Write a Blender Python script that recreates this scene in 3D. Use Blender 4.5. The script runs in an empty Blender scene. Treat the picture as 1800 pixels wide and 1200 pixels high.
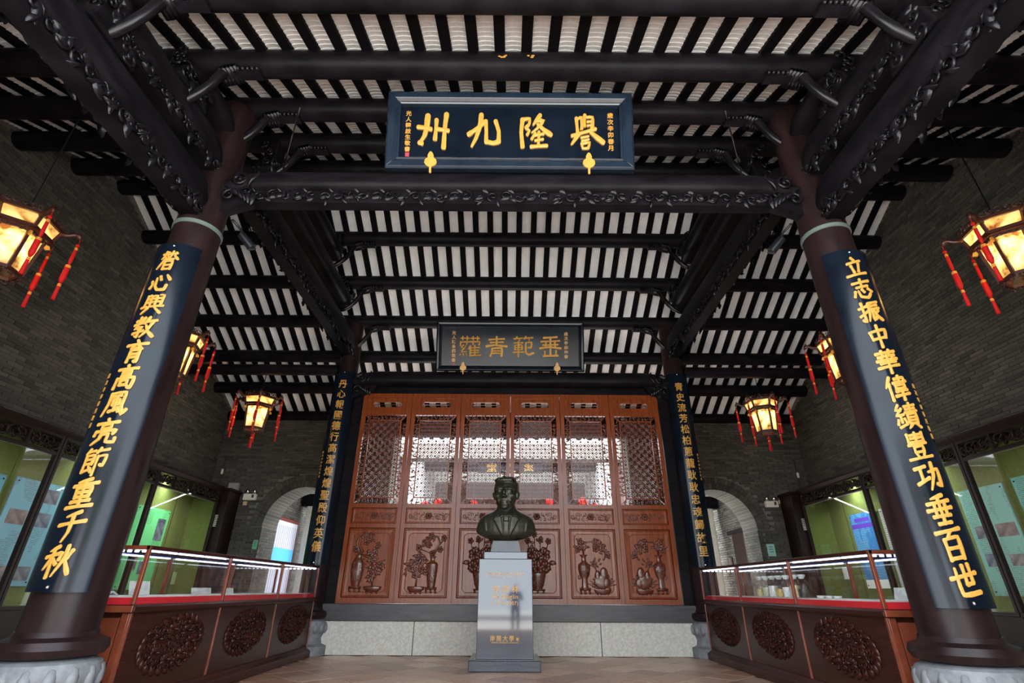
import bpy, bmesh, math, random
import numpy as np
from mathutils import Vector, Matrix
random.seed(7)
SC = bpy.context.scene
COL = SC.collection
PI = math.pi
R = math.radians
# ------------------------------------------------------------------ camera
FPX, PITCH, ROLL, YAW = 884.0, 26.2, 0.35, -0.1
cd = bpy.data.cameras.new('camera'); cam = bpy.data.objects.new('camera', cd); COL.objects.link(cam)
cd.sensor_width = 36.0; cd.lens = FPX/1800.0*36.0; cd.clip_start = 0.05; cd.clip_end = 300
CAM = Vector((0, 0, 1.0))
CAMROT = Matrix.Rotation(R(YAW), 3, 'Z') @ Matrix.Rotation(R(90+PITCH), 3, 'X') @ Matrix.Rotation(R(ROLL), 3, 'Z')
cam.matrix_world = Matrix.Translation(CAM) @ CAMROT.to_4x4()
SC.camera = cam
# ------------------------------------------------------------------ world, sun, exposure
w = bpy.data.worlds.new('sky'); SC.world = w; w.use_nodes = True
bg = w.node_tree.nodes['Background']; bg.inputs[0].default_value = (0.82, 0.91, 1.0, 1); bg.inputs[1].default_value = 5.5
sd = bpy.data.lights.new('sun', 'SUN'); sd.energy = 22.0; sd.angle = R(8); sd.color = (1.0, 0.96, 0.9)
sun = bpy.data.objects.new('sun', sd); COL.objects.link(sun)
sun.rotation_euler = (R(-14), R(-12), 0); sun.location = (0, -6, 20)
SC.cycles.max_bounces = 8
SC.view_settings.view_transform = 'Standard'; SC.view_settings.look = 'None'
SC.view_settings.exposure = 0.6; SC.view_settings.gamma = 1.0; SC.view_settings.use_curve_mapping = False

# ------------------------------------------------------------------ helpers
def project(p):
    q = CAMROT.transposed() @ (Vector(p) - CAM)
    if q.z > -0.1: return None
    return (900 + FPX*q.x/-q.z, 600 - FPX*q.y/-q.z, -q.z)

ORG = {}
def tag(o, label=None, cat=None, group=None, kind=None):
    if label: o['label'] = label
    if cat: o['category'] = cat
    if group: o['group'] = group
    if kind: o['kind'] = kind
    return o
def empty(name, loc=(0, 0, 0), parent=None, **kw):
    o = bpy.data.objects.new(name, None); COL.objects.link(o)
    o.empty_display_size = 0.1
    L = Vector(loc); ORG[o] = L
    if parent: o.parent = parent; o.location = L - ORG[parent]
    else: o.location = L
    return tag(o, **kw)

class MB:
    def __init__(s): s.v = []; s.f = []
    def rings(s, rs, cap=True, closed=True):
        b = len(s.v); n = len(rs[0])
        for r in rs: s.v.extend([tuple(p) for p in r])
        m = n if closed else n-1
        for i in range(len(rs)-1):
            for j in range(m):
                k = (j+1) % n
                s.f.append((b+i*n+j, b+i*n+k, b+(i+1)*n+k, b+(i+1)*n+j))
        if cap and closed:
            s.f.append(tuple(b+j for j in reversed(range(n))))
            s.f.append(tuple(b+(len(rs)-1)*n+j for j in range(n)))
        return s
    def box(s, x0, x1, y0, y1, z0, z1):
        b = len(s.v)
        s.v += [(x0,y0,z0),(x1,y0,z0),(x1,y1,z0),(x0,y1,z0),(x0,y0,z1),(x1,y0,z1),(x1,y1,z1),(x0,y1,z1)]
        s.f += [(b+a,b+c,b+d,b+e) for a,c,d,e in ((0,3,2,1),(4,5,6,7),(0,1,5,4),(1,2,6,5),(2,3,7,6),(3,0,4,7))]
        return s
    def bar(s, p, q, wa, wb, up=(0,0,1)):
        p, q = Vector(p), Vector(q); d = (q-p).normalized(); u = Vector(up)
        sx = d.cross(u)
        if sx.length < 1e-5: sx = d.cross(Vector((1,0,0)))
        sx.normalize(); sz = sx.cross(d)
        rs = [[c+sx*a*wa/2+sz*e*wb/2 for a,e in ((-1,-1),(1,-1),(1,1),(-1,1))] for c in (p,q)]
        return s.rings(rs)
    def tube(s, pts, r, n=6, cap=True, flat=1.0, fdir=None):
        pts = [Vector(p) for p in pts]; m = len(pts)
        rr = r if isinstance(r, (list, tuple)) else [r]*m
        rs = []; prev = None
        for i in range(m):
            d = (pts[min(i+1,m-1)]-pts[max(i-1,0)])
            d = d.normalized() if d.length > 1e-9 else Vector((0,0,1))
            if prev is None:
                a = Vector((0,0,1)) if abs(d.z) < .9 else Vector((1,0,0))
                if fdir is not None: a = Vector(fdir)
                u = d.cross(a).normalized()
            else:
                u = (prev - d*prev.dot(d))
                u = u.normalized() if u.length > 1e-6 else d.orthogonal().normalized()
            prev = u; w_ = d.cross(u)
            rs.append([pts[i]+(u*math.cos(2*PI*j/n)+w_*math.sin(2*PI*j/n)*flat)*rr[i] for j in range(n)])
        return s.rings(rs, cap)
    def lathe(s, prof, n=16, c=(0,0,0), a0=0, a1=2*PI, cap=True):
        full = abs(a1-a0-2*PI) < 1e-6
        k = n if full else n+1
        rs = [[(c[0]+r*math.cos(a0+(a1-a0)*j/n), c[1]+r*math.sin(a0+(a1-a0)*j/n), c[2]+z) for j in range(k)] for r, z in prof]
        return s.rings(rs, cap and full, full)
    def ell(s, c, r, nu=8, nv=5, M=None):
        rs = []
        for i in range(nv+1):
            t = -PI/2+PI*(i+.001)/(nv+.002) if False else -PI/2*.985+PI*.985*i/nv
            ring = []
            for j in range(nu):
                a = 2*PI*j/nu
                p = Vector((r[0]*math.cos(t)*math.cos(a), r[1]*math.cos(t)*math.sin(a), r[2]*math.sin(t)))
                if M is not None: p = M @ p
                ring.append(p+Vector(c))
            rs.append(ring)
        return s.rings(rs)
    def prism(s, poly, fn, d0, d1):
        """poly 2-D outline, fn(u,v,d)->xyz"""
        b = len(s.v); n = len(poly)
        s.v += [tuple(fn(u,v,d0)) for u,v in poly]+[tuple(fn(u,v,d1)) for u,v in poly]
        s.f.append(tuple(range(b, b+n))); s.f.append(tuple(reversed(range(b+n, b+2*n))))
        for j in range(n):
            k = (j+1) % n
            s.f.append((b+j, b+n+j, b+n+k, b+k))
        return s
    def add(s, o, fn=None):
        b = len(s.v)
        s.v += [tuple(fn(Vector(p))) if fn else p for p in o.v]
        s.f += [tuple(b+i for i in f) for f in o.f]
        return s
    def map(s, fn):
        s.v = [tuple(fn(Vector(p))) for p in s.v]; return s
    def mesh(s, name, mat, smooth=False, center=True, off=(0,0,0)):
        me = bpy.data.meshes.new(name)
        V = np.array(s.v, dtype=float) if s.v else np.zeros((1,3))
        c = (V.min(0)+V.max(0))/2 if center else np.array(off, dtype=float)
        me.from_pydata([tuple(p) for p in (V-c)], [], s.f)
        me.materials.append(mat)
        bm = bmesh.new(); bm.from_mesh(me); bmesh.ops.recalc_face_normals(bm, faces=bm.faces); bm.to_mesh(me); bm.free()
        if smooth:
            me.polygons.foreach_set('use_smooth', [True]*len(me.polygons))
            if smooth != 'all':
                me.set_sharp_from_angle(angle=R(40))
        return me, Vector(c)
    def build(s, name, mat, parent=None, smooth=False, bevel=0, **kw):
        me, c = s.mesh(name, mat, smooth)
        o = bpy.data.objects.new(name, me); COL.objects.link(o)
        ORG[o] = c
        if parent: o.parent = parent; o.location = c - ORG[parent]
        else: o.location = c
        if bevel:
            m = o.modifiers.new('bevel', 'BEVEL'); m.width = bevel; m.segments = 2; m.limit_method = 'ANGLE'
        return tag(o, **kw)

def inst(o, parent, loc, rot=None, scale=None, name=None):
    """copy one mesh object (shared data); loc in world (parents unrotated)"""
    c = o.copy(); COL.objects.link(c)
    for k in list(c.keys()):
        del c[k]
    c.parent = parent; L = Vector(loc); ORG[c] = L
    c.location = L - (ORG[parent] if parent else Vector((0,0,0)))
    if rot: c.rotation_euler = rot
    if scale: c.scale = scale
    return c
def copy_tree(o, parent=None):
    c = o.copy(); COL.objects.link(c); c.parent = parent
    for ch in o.children: copy_tree(ch, c)
    return c
def bx(name, x0,x1,y0,y1,z0,z1, mat, parent=None, bevel=0, **kw):
    return MB().box(x0,x1,y0,y1,z0,z1).build(name, mat, parent, bevel=bevel, **kw)

# ------------------------------------------------------------------ materials
def mat(name, col, rough=.5, metal=0, spec=.5, noise=0, nscale=8, stretch=(1,1,1), bump=0, bscale=40, coat=0, col2=None, ior=None):
    m = bpy.data.materials.new(name); m.use_nodes = True
    nt = m.node_tree; b = nt.nodes['Principled BSDF']
    b.inputs['Base Color'].default_value = (*col, 1); b.inputs['Roughness'].default_value = rough
    b.inputs['Metallic'].default_value = metal; b.inputs['Specular IOR Level'].default_value = spec
    if coat: b.inputs['Coat Weight'].default_value = coat; b.inputs['Coat Roughness'].default_value = .12
    if ior: b.inputs['IOR'].default_value = ior
    if noise or col2 or bump:
        tc = nt.nodes.new('ShaderNodeTexCoord'); mp = nt.nodes.new('ShaderNodeMapping'); mp.inputs['Scale'].default_value = stretch
        nt.links.new(tc.outputs['Object'], mp.inputs[0])
    if noise or col2:
        n = nt.nodes.new('ShaderNodeTexNoise'); n.inputs['Scale'].default_value = nscale; n.inputs['Detail'].default_value = 6
        nt.links.new(mp.outputs[0], n.inputs['Vector'])
        r = nt.nodes.new('ShaderNodeValToRGB')
        c2 = col2 or tuple(min(1, c*(1+noise)) for c in col); c1 = col if col2 else tuple(c*(1-noise) for c in col)
        r.color_ramp.elements[0].color = (*c1, 1); r.color_ramp.elements[1].color = (*c2, 1)
        r.color_ramp.elements[0].position = .32; r.color_ramp.elements[1].position = .68
        nt.links.new(n.outputs[0], r.inputs[0]); nt.links.new(r.outputs[0], b.inputs['Base Color'])
    if bump:
        n2 = nt.nodes.new('ShaderNodeTexNoise'); n2.inputs['Scale'].default_value = bscale; n2.inputs['Detail'].default_value = 4
        nt.links.new(mp.outputs[0], n2.inputs['Vector'])
        bp = nt.nodes.new('ShaderNodeBump'); bp.inputs['Strength'].default_value = bump; bp.inputs['Distance'].default_value = .01
        nt.links.new(n2.outputs[0], bp.inputs['Height']); nt.links.new(bp.outputs[0], b.inputs['Normal'])
    return m
def emat(name, col, strength):
    m = bpy.data.materials.new(name); m.use_nodes = True
    b = m.node_tree.nodes['Principled BSDF']; b.inputs['Base Color'].default_value = (*col, 1)
    b.inputs['Emission Color'].default_value = (*col, 1); b.inputs['Emission Strength'].default_value = strength
    return m
def randmat(name, cols, rough=.8, bump=.3, bscale=30, spec=.3):
    """a colour of its own for each brick or tile"""
    m = mat(name, cols[0], rough, bump=bump, bscale=bscale, spec=spec); nt = m.node_tree; b = nt.nodes['Principled BSDF']
    g = nt.nodes.new('ShaderNodeNewGeometry'); oi = nt.nodes.new('ShaderNodeObjectInfo')
    a = nt.nodes.new('ShaderNodeMath'); a.operation = 'ADD'; fr = nt.nodes.new('ShaderNodeMath'); fr.operation = 'FRACT'
    nt.links.new(g.outputs['Random Per Island'], a.inputs[0]); nt.links.new(oi.outputs['Random'], a.inputs[1]); nt.links.new(a.outputs[0], fr.inputs[0])
    r = nt.nodes.new('ShaderNodeValToRGB'); el = r.color_ramp.elements
    el[0].color = (*cols[0], 1); el[1].color = (*cols[-1], 1)
    for i, c in enumerate(cols[1:-1]):
        e = el.new((i+1)/(len(cols)-1)); e.color = (*c, 1)
    nt.links.new(fr.outputs[0], r.inputs[0])
    tc = nt.nodes.new('ShaderNodeTexCoord'); n = nt.nodes.new('ShaderNodeTexNoise'); n.inputs['Scale'].default_value = 14; n.inputs['Detail'].default_value = 5
    nt.links.new(tc.outputs['Object'], n.inputs['Vector'])
    mx = nt.nodes.new('ShaderNodeMix'); mx.data_type = 'RGBA'; mx.blend_type = 'MULTIPLY'; mx.inputs['Factor'].default_value = .55
    r2 = nt.nodes.new('ShaderNodeValToRGB'); r2.color_ramp.elements[0].position = .3; r2.color_ramp.elements[0].color = (.45,.45,.45,1); r2.color_ramp.elements[1].position = .6
    nt.links.new(n.outputs[0], r2.inputs[0])
    nt.links.new(r.outputs[0], mx.inputs['A']); nt.links.new(r2.outputs[0], mx.inputs['B']); nt.links.new(mx.outputs['Result'], b.inputs['Base Color'])
    return m
def glassmat(name, tint=(1,1,1), refl=.08):
    m = bpy.data.materials.new(name); m.use_nodes = True; nt = m.node_tree
    nt.nodes.remove(nt.nodes['Principled BSDF'])
    out = nt.nodes['Material Output']; t = nt.nodes.new('ShaderNodeBsdfTransparent'); t.inputs[0].default_value = (*tint, 1)
    g = nt.nodes.new('ShaderNodeBsdfGlossy'); g.inputs['Roughness'].default_value = .02
    lf = nt.nodes.new('ShaderNodeLayerWeight'); lf.inputs[0].default_value = .5
    pw = nt.nodes.new('ShaderNodeMath'); pw.operation = 'POWER'; nt.links.new(lf.outputs['Facing'], pw.inputs[0]); pw.inputs[1].default_value = 4.0
    lw = nt.nodes.new('ShaderNodeMath'); lw.operation = 'MULTIPLY_ADD'; nt.links.new(pw.outputs[0], lw.inputs[0]); lw.inputs[1].default_value = .55; lw.inputs[2].default_value = refl*.4
    mx = nt.nodes.new('ShaderNodeMixShader')
    nt.links.new(lw.outputs[0], mx.inputs[0]); nt.links.new(t.outputs[0], mx.inputs[1]); nt.links.new(g.outputs[0], mx.inputs[2]); nt.links.new(mx.outputs[0], out.inputs['Surface'])
    return m
def panemat(name):
    """painted translucent lantern glass"""
    m = bpy.data.materials.new(name); m.use_nodes = True; nt = m.node_tree
    nt.nodes.remove(nt.nodes['Principled BSDF']); out = nt.nodes['Material Output']
    tc = nt.nodes.new('ShaderNodeTexCoord'); n = nt.nodes.new('ShaderNodeTexNoise'); n.inputs['Scale'].default_value = 7; n.inputs['Detail'].default_value = 6
    nt.links.new(tc.outputs['Object'], n.inputs['Vector'])
    r = nt.nodes.new('ShaderNodeValToRGB'); e = r.color_ramp.elements
    e[0].position = .36; e[0].color = (.13,.06,.02,1); e[1].position = .5; e[1].color = (.97,.72,.34,1)
    e2 = e.new(.66); e2.color = (1,.90,.66,1)
    nt.links.new(n.outputs[0], r.inputs[0])
    tl = nt.nodes.new('ShaderNodeBsdfTranslucent'); tr = nt.nodes.new('ShaderNodeBsdfTransparent'); tr.inputs[0].default_value = (1,.8,.45,1)
    nt.links.new(r.outputs[0], tl.inputs[0])
    mx = nt.nodes.new('ShaderNodeMixShader'); mx.inputs[0].default_value = .16
    nt.links.new(tl.outputs[0], mx.inputs[1]); nt.links.new(tr.outputs[0], mx.inputs[2]); nt.links.new(mx.outputs[0], out.inputs['Surface'])
    return m
def printmat(name, paper, ink, rows=46, rough=.5):
    """flat print: rows of small type on coloured paper"""
    m = mat(name, paper, rough); nt = m.node_tree; b = nt.nodes['Principled BSDF']
    tc = nt.nodes.new('ShaderNodeTexCoord'); sp = nt.nodes.new('ShaderNodeSeparateXYZ'); nt.links.new(tc.outputs['Generated'], sp.inputs[0])
    def mth(op, a, bb=None, c=None):
        k = nt.nodes.new('ShaderNodeMath'); k.operation = op
        for i, q in enumerate((a, bb, c)):
            if q is None: continue
            if isinstance(q, (int, float)): k.inputs[i].default_value = q
            else: nt.links.new(q, k.inputs[i])
        return k.outputs[0]
    row = mth('FRACT', mth('MULTIPLY', sp.outputs['Z'], rows))
    line = mth('LESS_THAN', mth('ABSOLUTE', mth('SUBTRACT', row, .5)), .24)
    n = nt.nodes.new('ShaderNodeTexNoise'); n.inputs['Scale'].default_value = 60; nt.links.new(tc.outputs['Generated'], n.inputs['Vector'])
    n2 = nt.nodes.new('ShaderNodeTexNoise'); n2.inputs['Scale'].default_value = 2.6; nt.links.new(tc.outputs['Generated'], n2.inputs['Vector'])
    f = mth('MULTIPLY', line, mth('MULTIPLY', mth('GREATER_THAN', n.outputs[0], .46), mth('GREATER_THAN', n2.outputs[0], .47)))
    mx = nt.nodes.new('ShaderNodeMix'); mx.data_type = 'RGBA'
    mx.inputs['A'].default_value = (*paper, 1); mx.inputs['B'].default_value = (*ink, 1)
    nt.links.new(mth('MULTIPLY', f, .75), mx.inputs['Factor']); nt.links.new(mx.outputs['Result'], b.inputs['Base Color'])
    return m

M = {}
M['beam'] = mat('black_lacquered_wood', (.0070,.0060,.0078), .42, spec=.5, ior=1.17, noise=.5, nscale=5, stretch=(.6,.6,2), bump=.15, bscale=9)
M['column'] = mat('dark_brown_column_wood', (.016,.0083,.0085), .36, ior=1.28, noise=.4, nscale=4, stretch=(2,2,.4), bump=.06, bscale=8)
M['rafter'] = mat('black_rafter_wood', (.006,.0055,.0065), .6, ior=1.12, noise=.3, nscale=6)
M['tile'] = mat('pale_roof_tile', (.76,.76,.765), .85, noise=.08, nscale=5, bump=.2, bscale=25)
M['sky_block'] = mat('grey_sky_block', (.1,.1,.1), .9, noise=.2)
M['mortar'] = mat('grey_mortar', (.145,.141,.13), .95, noise=.2, nscale=12)
M['brick'] = randmat('grey_brick', [(.034,.034,.031),(.072,.069,.060),(.050,.050,.044),(.096,.090,.078),(.058,.055,.049)], .85)
M['bracket'] = mat('polished_black_bracket', (.007,.006,.008), .26, ior=1.33, noise=.4, nscale=6)
M['stone'] = mat('granite_stone', (.52,.50,.45), .75, noise=.16, nscale=30, bump=.2, bscale=60)
M['graystone'] = mat('carved_grey_stone', (.17,.175,.185), .7, noise=.25, nscale=12, bump=.25, bscale=30)
M['sill'] = mat('grey_black_sill', (.052,.049,.055), .4, noise=.25, nscale=6, stretch=(.5,3,3))
M['tilefloor'] = randmat('brown_floor_tile', [(.42,.215,.135),(.56,.34,.235),(.32,.175,.125),(.68,.47,.34),(.46,.235,.15)], .3, bump=.12, bscale=8, spec=.5)
M['floor'] = mat('brown_floor', (.42,.27,.19), .4, noise=.3, nscale=3)
M['court'] = mat('pale_courtyard_paving', (.62,.61,.58), .8, noise=.15, nscale=2)
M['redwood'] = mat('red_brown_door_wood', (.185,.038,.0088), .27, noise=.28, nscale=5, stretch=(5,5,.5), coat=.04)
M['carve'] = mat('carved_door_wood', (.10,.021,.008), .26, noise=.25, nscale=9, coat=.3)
M['counter'] = mat('dark_mahogany', (.036,.0088,.0065), .27, ior=1.34, noise=.35, nscale=4, stretch=(1,.4,4))
M['counter_edge'] = mat('mahogany_edge', (.19,.045,.022), .25, noise=.25, nscale=6, coat=.3)
M['cabinet'] = mat('black_brown_cabinet_wood', (.013,.0065,.0055), .36, ior=1.25, noise=.3, nscale=6)
M['board'] = mat('blue_black_lacquer', (.0042,.0072,.0135), .17, ior=1.31, noise=.3, nscale=3)
M['frame'] = mat('blue_black_frame', (.010,.018,.032), .22, noise=.25, nscale=3, coat=.3)
M['gold'] = mat('gold_leaf_paint', (.54,.275,.046), .42, metal=0, noise=.10, nscale=30)
M['bronze'] = mat('dark_bronze', (.030,.030,.024), .36, metal=.55, noise=.4, nscale=9, col2=(.052,.050,.034))
M['granite'] = mat('polished_blue_grey_granite', (.034,.036,.052), .05, spec=.5, noise=.3, nscale=80, ior=1.62)
M['granite_top'] = mat('grey_granite_block', (.10,.105,.115), .35, noise=.25, nscale=60)
M['glass'] = glassmat('clear_glass')
M['pane'] = panemat('painted_lantern_glass')
M['lframe'] = mat('lantern_rosewood', (.045,.012,.007), .35)
M['tassel'] = mat('red_tassel_silk', (.46,.007,.006), .65, spec=.25)
M['band'] = mat('gold_tassel_band', (.85,.42,.06), .4, metal=.3)
M['cloth'] = mat('olive_green_cloth', (.135,.17,.036), .9, noise=.1, nscale=20)
M['redcloth'] = mat('red_felt', (.62,.010,.022), .9)
M['white'] = mat('white_card', (.80,.80,.77), .7)
M['plastic'] = mat('cream_plastic', (.66,.63,.55), .5)
M['chrome'] = mat('chrome_reflector', (.75,.75,.75), .15, metal=1)
M['blackmetal'] = mat('black_metal', (.012,.014,.02), .3, metal=.3)
M['led'] = emat('led_strip', (.75,.85,1.0), 3.2)
M['blue'] = mat('blue_led_housing', (.02,.05,.32), .5)
# ------------------------------------------------------------------ the place, in metres (camera 1 m above the hall floor)
XW = 7.2                      # side walls
YC1, YC2, XC = 4.42, 9.80, 3.43   # column rows
RIDGE_Y, RIDGE_Z, SLOPE, PSTEP = 7.11, 7.61, 0.5, 0.89
YF, YE, YB = -0.9, 1.0, 13.4   # front of the floor, eaves
YBW = 12.4                    # back wall face
def purlin_z(y):       # the front slope flattens a little towards the eave
    d = abs(y-RIDGE_Y)
    return RIDGE_Z-SLOPE*d if y > RIDGE_Y else RIDGE_Z-.44*min(d,3.56)-.36*max(d-3.56,0)
def rafter_z(y): return purlin_z(y) + .155

# ---- floor
floor = bx('floor', -XW-.3, XW+.3, YF, YBW+.8, -.3, -.012, M['floor'], label='brown tiled hall floor laid on the diagonal', cat='floor', kind='structure')
T = .44
tproto = None
for i in range(-26, 27):
    for j in range(-26, 27):
        cx = (i-j)*T*.7071; cy = 6.8+(i+j)*T*.7071
        if abs(cx) > 3.3 or cy < 5.2 or cy > 9.75: continue
        if tproto is None:
            s = T/2-.004
            tproto = MB().rings([[(0,-s*1.414,-.012),(s*1.414,0,-.012),(0,s*1.414,-.012),(-s*1.414,0,-.012)],
                                 [(0,-s*1.4,0),(s*1.4,0,0),(0,s*1.4,0),(-s*1.4,0,0)]]).build('floor_tile', M['tilefloor'], floor)
            tproto.location = Vector((cx,cy,-.006+random.uniform(-.002,.001)))-ORG[floor]; continue
        inst(tproto, floor, (cx, cy, -.006+random.uniform(-.002,.001)))

# ---- ceiling
ceiling = empty('ceiling', (0, RIDGE_Y, RIDGE_Z), label='dark timber roof with white tile strips between black rafters', cat='ceiling', kind='structure')
MB().rings([[(x,YE-.3,rafter_z(YE-.3)+.2),(x,RIDGE_Y,rafter_z(RIDGE_Y)+.2),(x,YB+.2,rafter_z(YB+.2)+.2),
             (x,YB+.2,rafter_z(YB+.2)+.3),(x,RIDGE_Y,rafter_z(RIDGE_Y)+.34),(x,YE-.3,rafter_z(YE-.3)+.3)] for x in (-XW-.5, XW+.5)]).build('sky_block_slab', M['sky_block'], ceiling)  # unseen slab added above the tiles to block sky light
RS = .285
raf = {}
for sgn, ye in ((-1, YE), (1, YB)):
    rm = MB()
    rm.rings([[(dx, y, rafter_z(y)+dz) for dx, dz in ((-.056,0),(.056,0),(.056,.07),(-.056,.07))] for y in ((RIDGE_Y, RIDGE_Y-3.56, ye) if sgn < 0 else (RIDGE_Y, ye))])
    st = MB(); L = abs(ye-RIDGE_Y); n = int(L/.062); rows = []
    for i in range(n):
        for e, up in ((0, .012), (1, 0)):
            y = RIDGE_Y+sgn*(i+e)*L/n; z = rafter_z(y)+.036+up
            rows.append([(-.1+.05*k, y, z+.022*(1-((k-2)/2)**2)) for k in range(5)])
    st.rings(rows, closed=False)
    raf[sgn] = (rm, st)
for sgn, ye in ((-1, YE), (1, YB)):
    rm, st = raf[sgn]
    ro = so = None
    for i in range(-26, 26):
        x = (i+.5)*RS
        if abs(x) > XW: continue
        if ro is None:
            ro = MB().add(rm, lambda p, x=x: p+Vector((x,0,0))).build('rafter', M['rafter'], ceiling); yz = ORG[ro]
        else: inst(ro, ceiling, (x, yz.y, yz.z))
    for i in range(-25, 26):
        x = i*RS
        if so is None:
            so = MB().add(st, lambda p, x=x: p+Vector((x,0,0))).build('tile_strip', M['tile'], ceiling); sz = ORG[so]
        else: inst(so, ceiling, (x, sz.y, sz.z))
po = None
PUR = [RIDGE_Y+k*PSTEP for k in range(-6, 7)]
for y in PUR:
    if po is None:
        po = MB().tube([(-XW,0,0),(XW,0,0)], .14, 20).build('purlin', M['beam'], ceiling, smooth=True)
        ORG[po] = Vector((0,y,purlin_z(y))); po.location = ORG[po]-ORG[ceiling]
    else: inst(po, ceiling, (0, y, purlin_z(y)))

m = MB()
for x in (-.11,.18):       # two remnants of gilt paper on the third purlin
    y = RIDGE_Y-4*PSTEP
    for q in range(5): leaf_ = m.ell((x+random.uniform(-.035,.035), y-.135, purlin_z(y)-.03+random.uniform(-.02,.02)), (.018,.006,.011), 6, 4)
m.build('gilt_remnant', M['gold'], ceiling)

# ---- brick walls
bm_ = MB().box(-.5,.5,-.5,.5,-.5,.5)
BME, _ = bm_.mesh('brick', M['brick'])
def bricks(parent, origin, ua, na, ulen, hfun, skip=None, n_parts=300, bl=.262, bh=.061, prefer=None, z0=0.0):
    """running bond: the bricks that show largest are parts, the rest one joined part"""
    origin, ua, na = Vector(origin), Vector(ua), Vector(na)
    cand = []; rng = random.Random(3)
    row = 0; z = z0
    while True:
        if z > 9: break
        off = (row % 2)*bl/2 + rng.uniform(-.02,.02)
        u = -off
        while u < ulen:
            a, b = max(u, 0)+.004, min(u+bl, ulen)-.004
            if b-a > .03:
                c = (a+b)/2
                if z+bh < hfun(c) and not (skip and skip(c, z+bh/2, (b-a)/2)):
                    p = origin+ua*c+Vector((0,0,z+bh/2))+na*rng.uniform(-.004,.004)
                    cand.append((p, b-a-.002))
            u += bl
        row += 1; z += bh
    sc = []
    for i, (p, L) in enumerate(cand):
        q = project(p); a = 0
        if q and -10 < q[0] < 1810 and -10 < q[1] < 1210:
            d = (p-CAM); a = L*abs(d.normalized().dot(na))/d.length_squared
            if prefer and not prefer(p): a *= .01
        sc.append((a, i))
    sc.sort(reverse=True); top = set(i for a, i in sc[:n_parts] if a > 0)
    rot = math.atan2(ua.y, ua.x)
    rest_v = []; rest_f = []
    bv = np.array(bm_.v)
    for i, (p, L) in enumerate(cand):
        if i in top:
            o = bpy.data.objects.new('brick', BME); COL.objects.link(o); o.parent = parent
            o.location = p-ORG[parent]; o.rotation_euler = (0,0,rot); o.scale = (L, .03, bh-.009)
        else:
            V = bv*np.array([L,.03,bh-.009])
            c_, s_ = math.cos(rot), math.sin(rot)
            W = np.stack([V[:,0]*c_-V[:,1]*s_+p.x, V[:,0]*s_+V[:,1]*c_+p.y, V[:,2]+p.z], 1)
            b = len(rest_v); rest_v += [tuple(x) for x in W]; rest_f += [tuple(b+k for k in f) for f in bm_.f]
    if rest_v:
        m = MB(); m.v = rest_v; m.f = rest_f
        m.build('brickwork', M['brick'], parent, kind='stuff')

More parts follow.
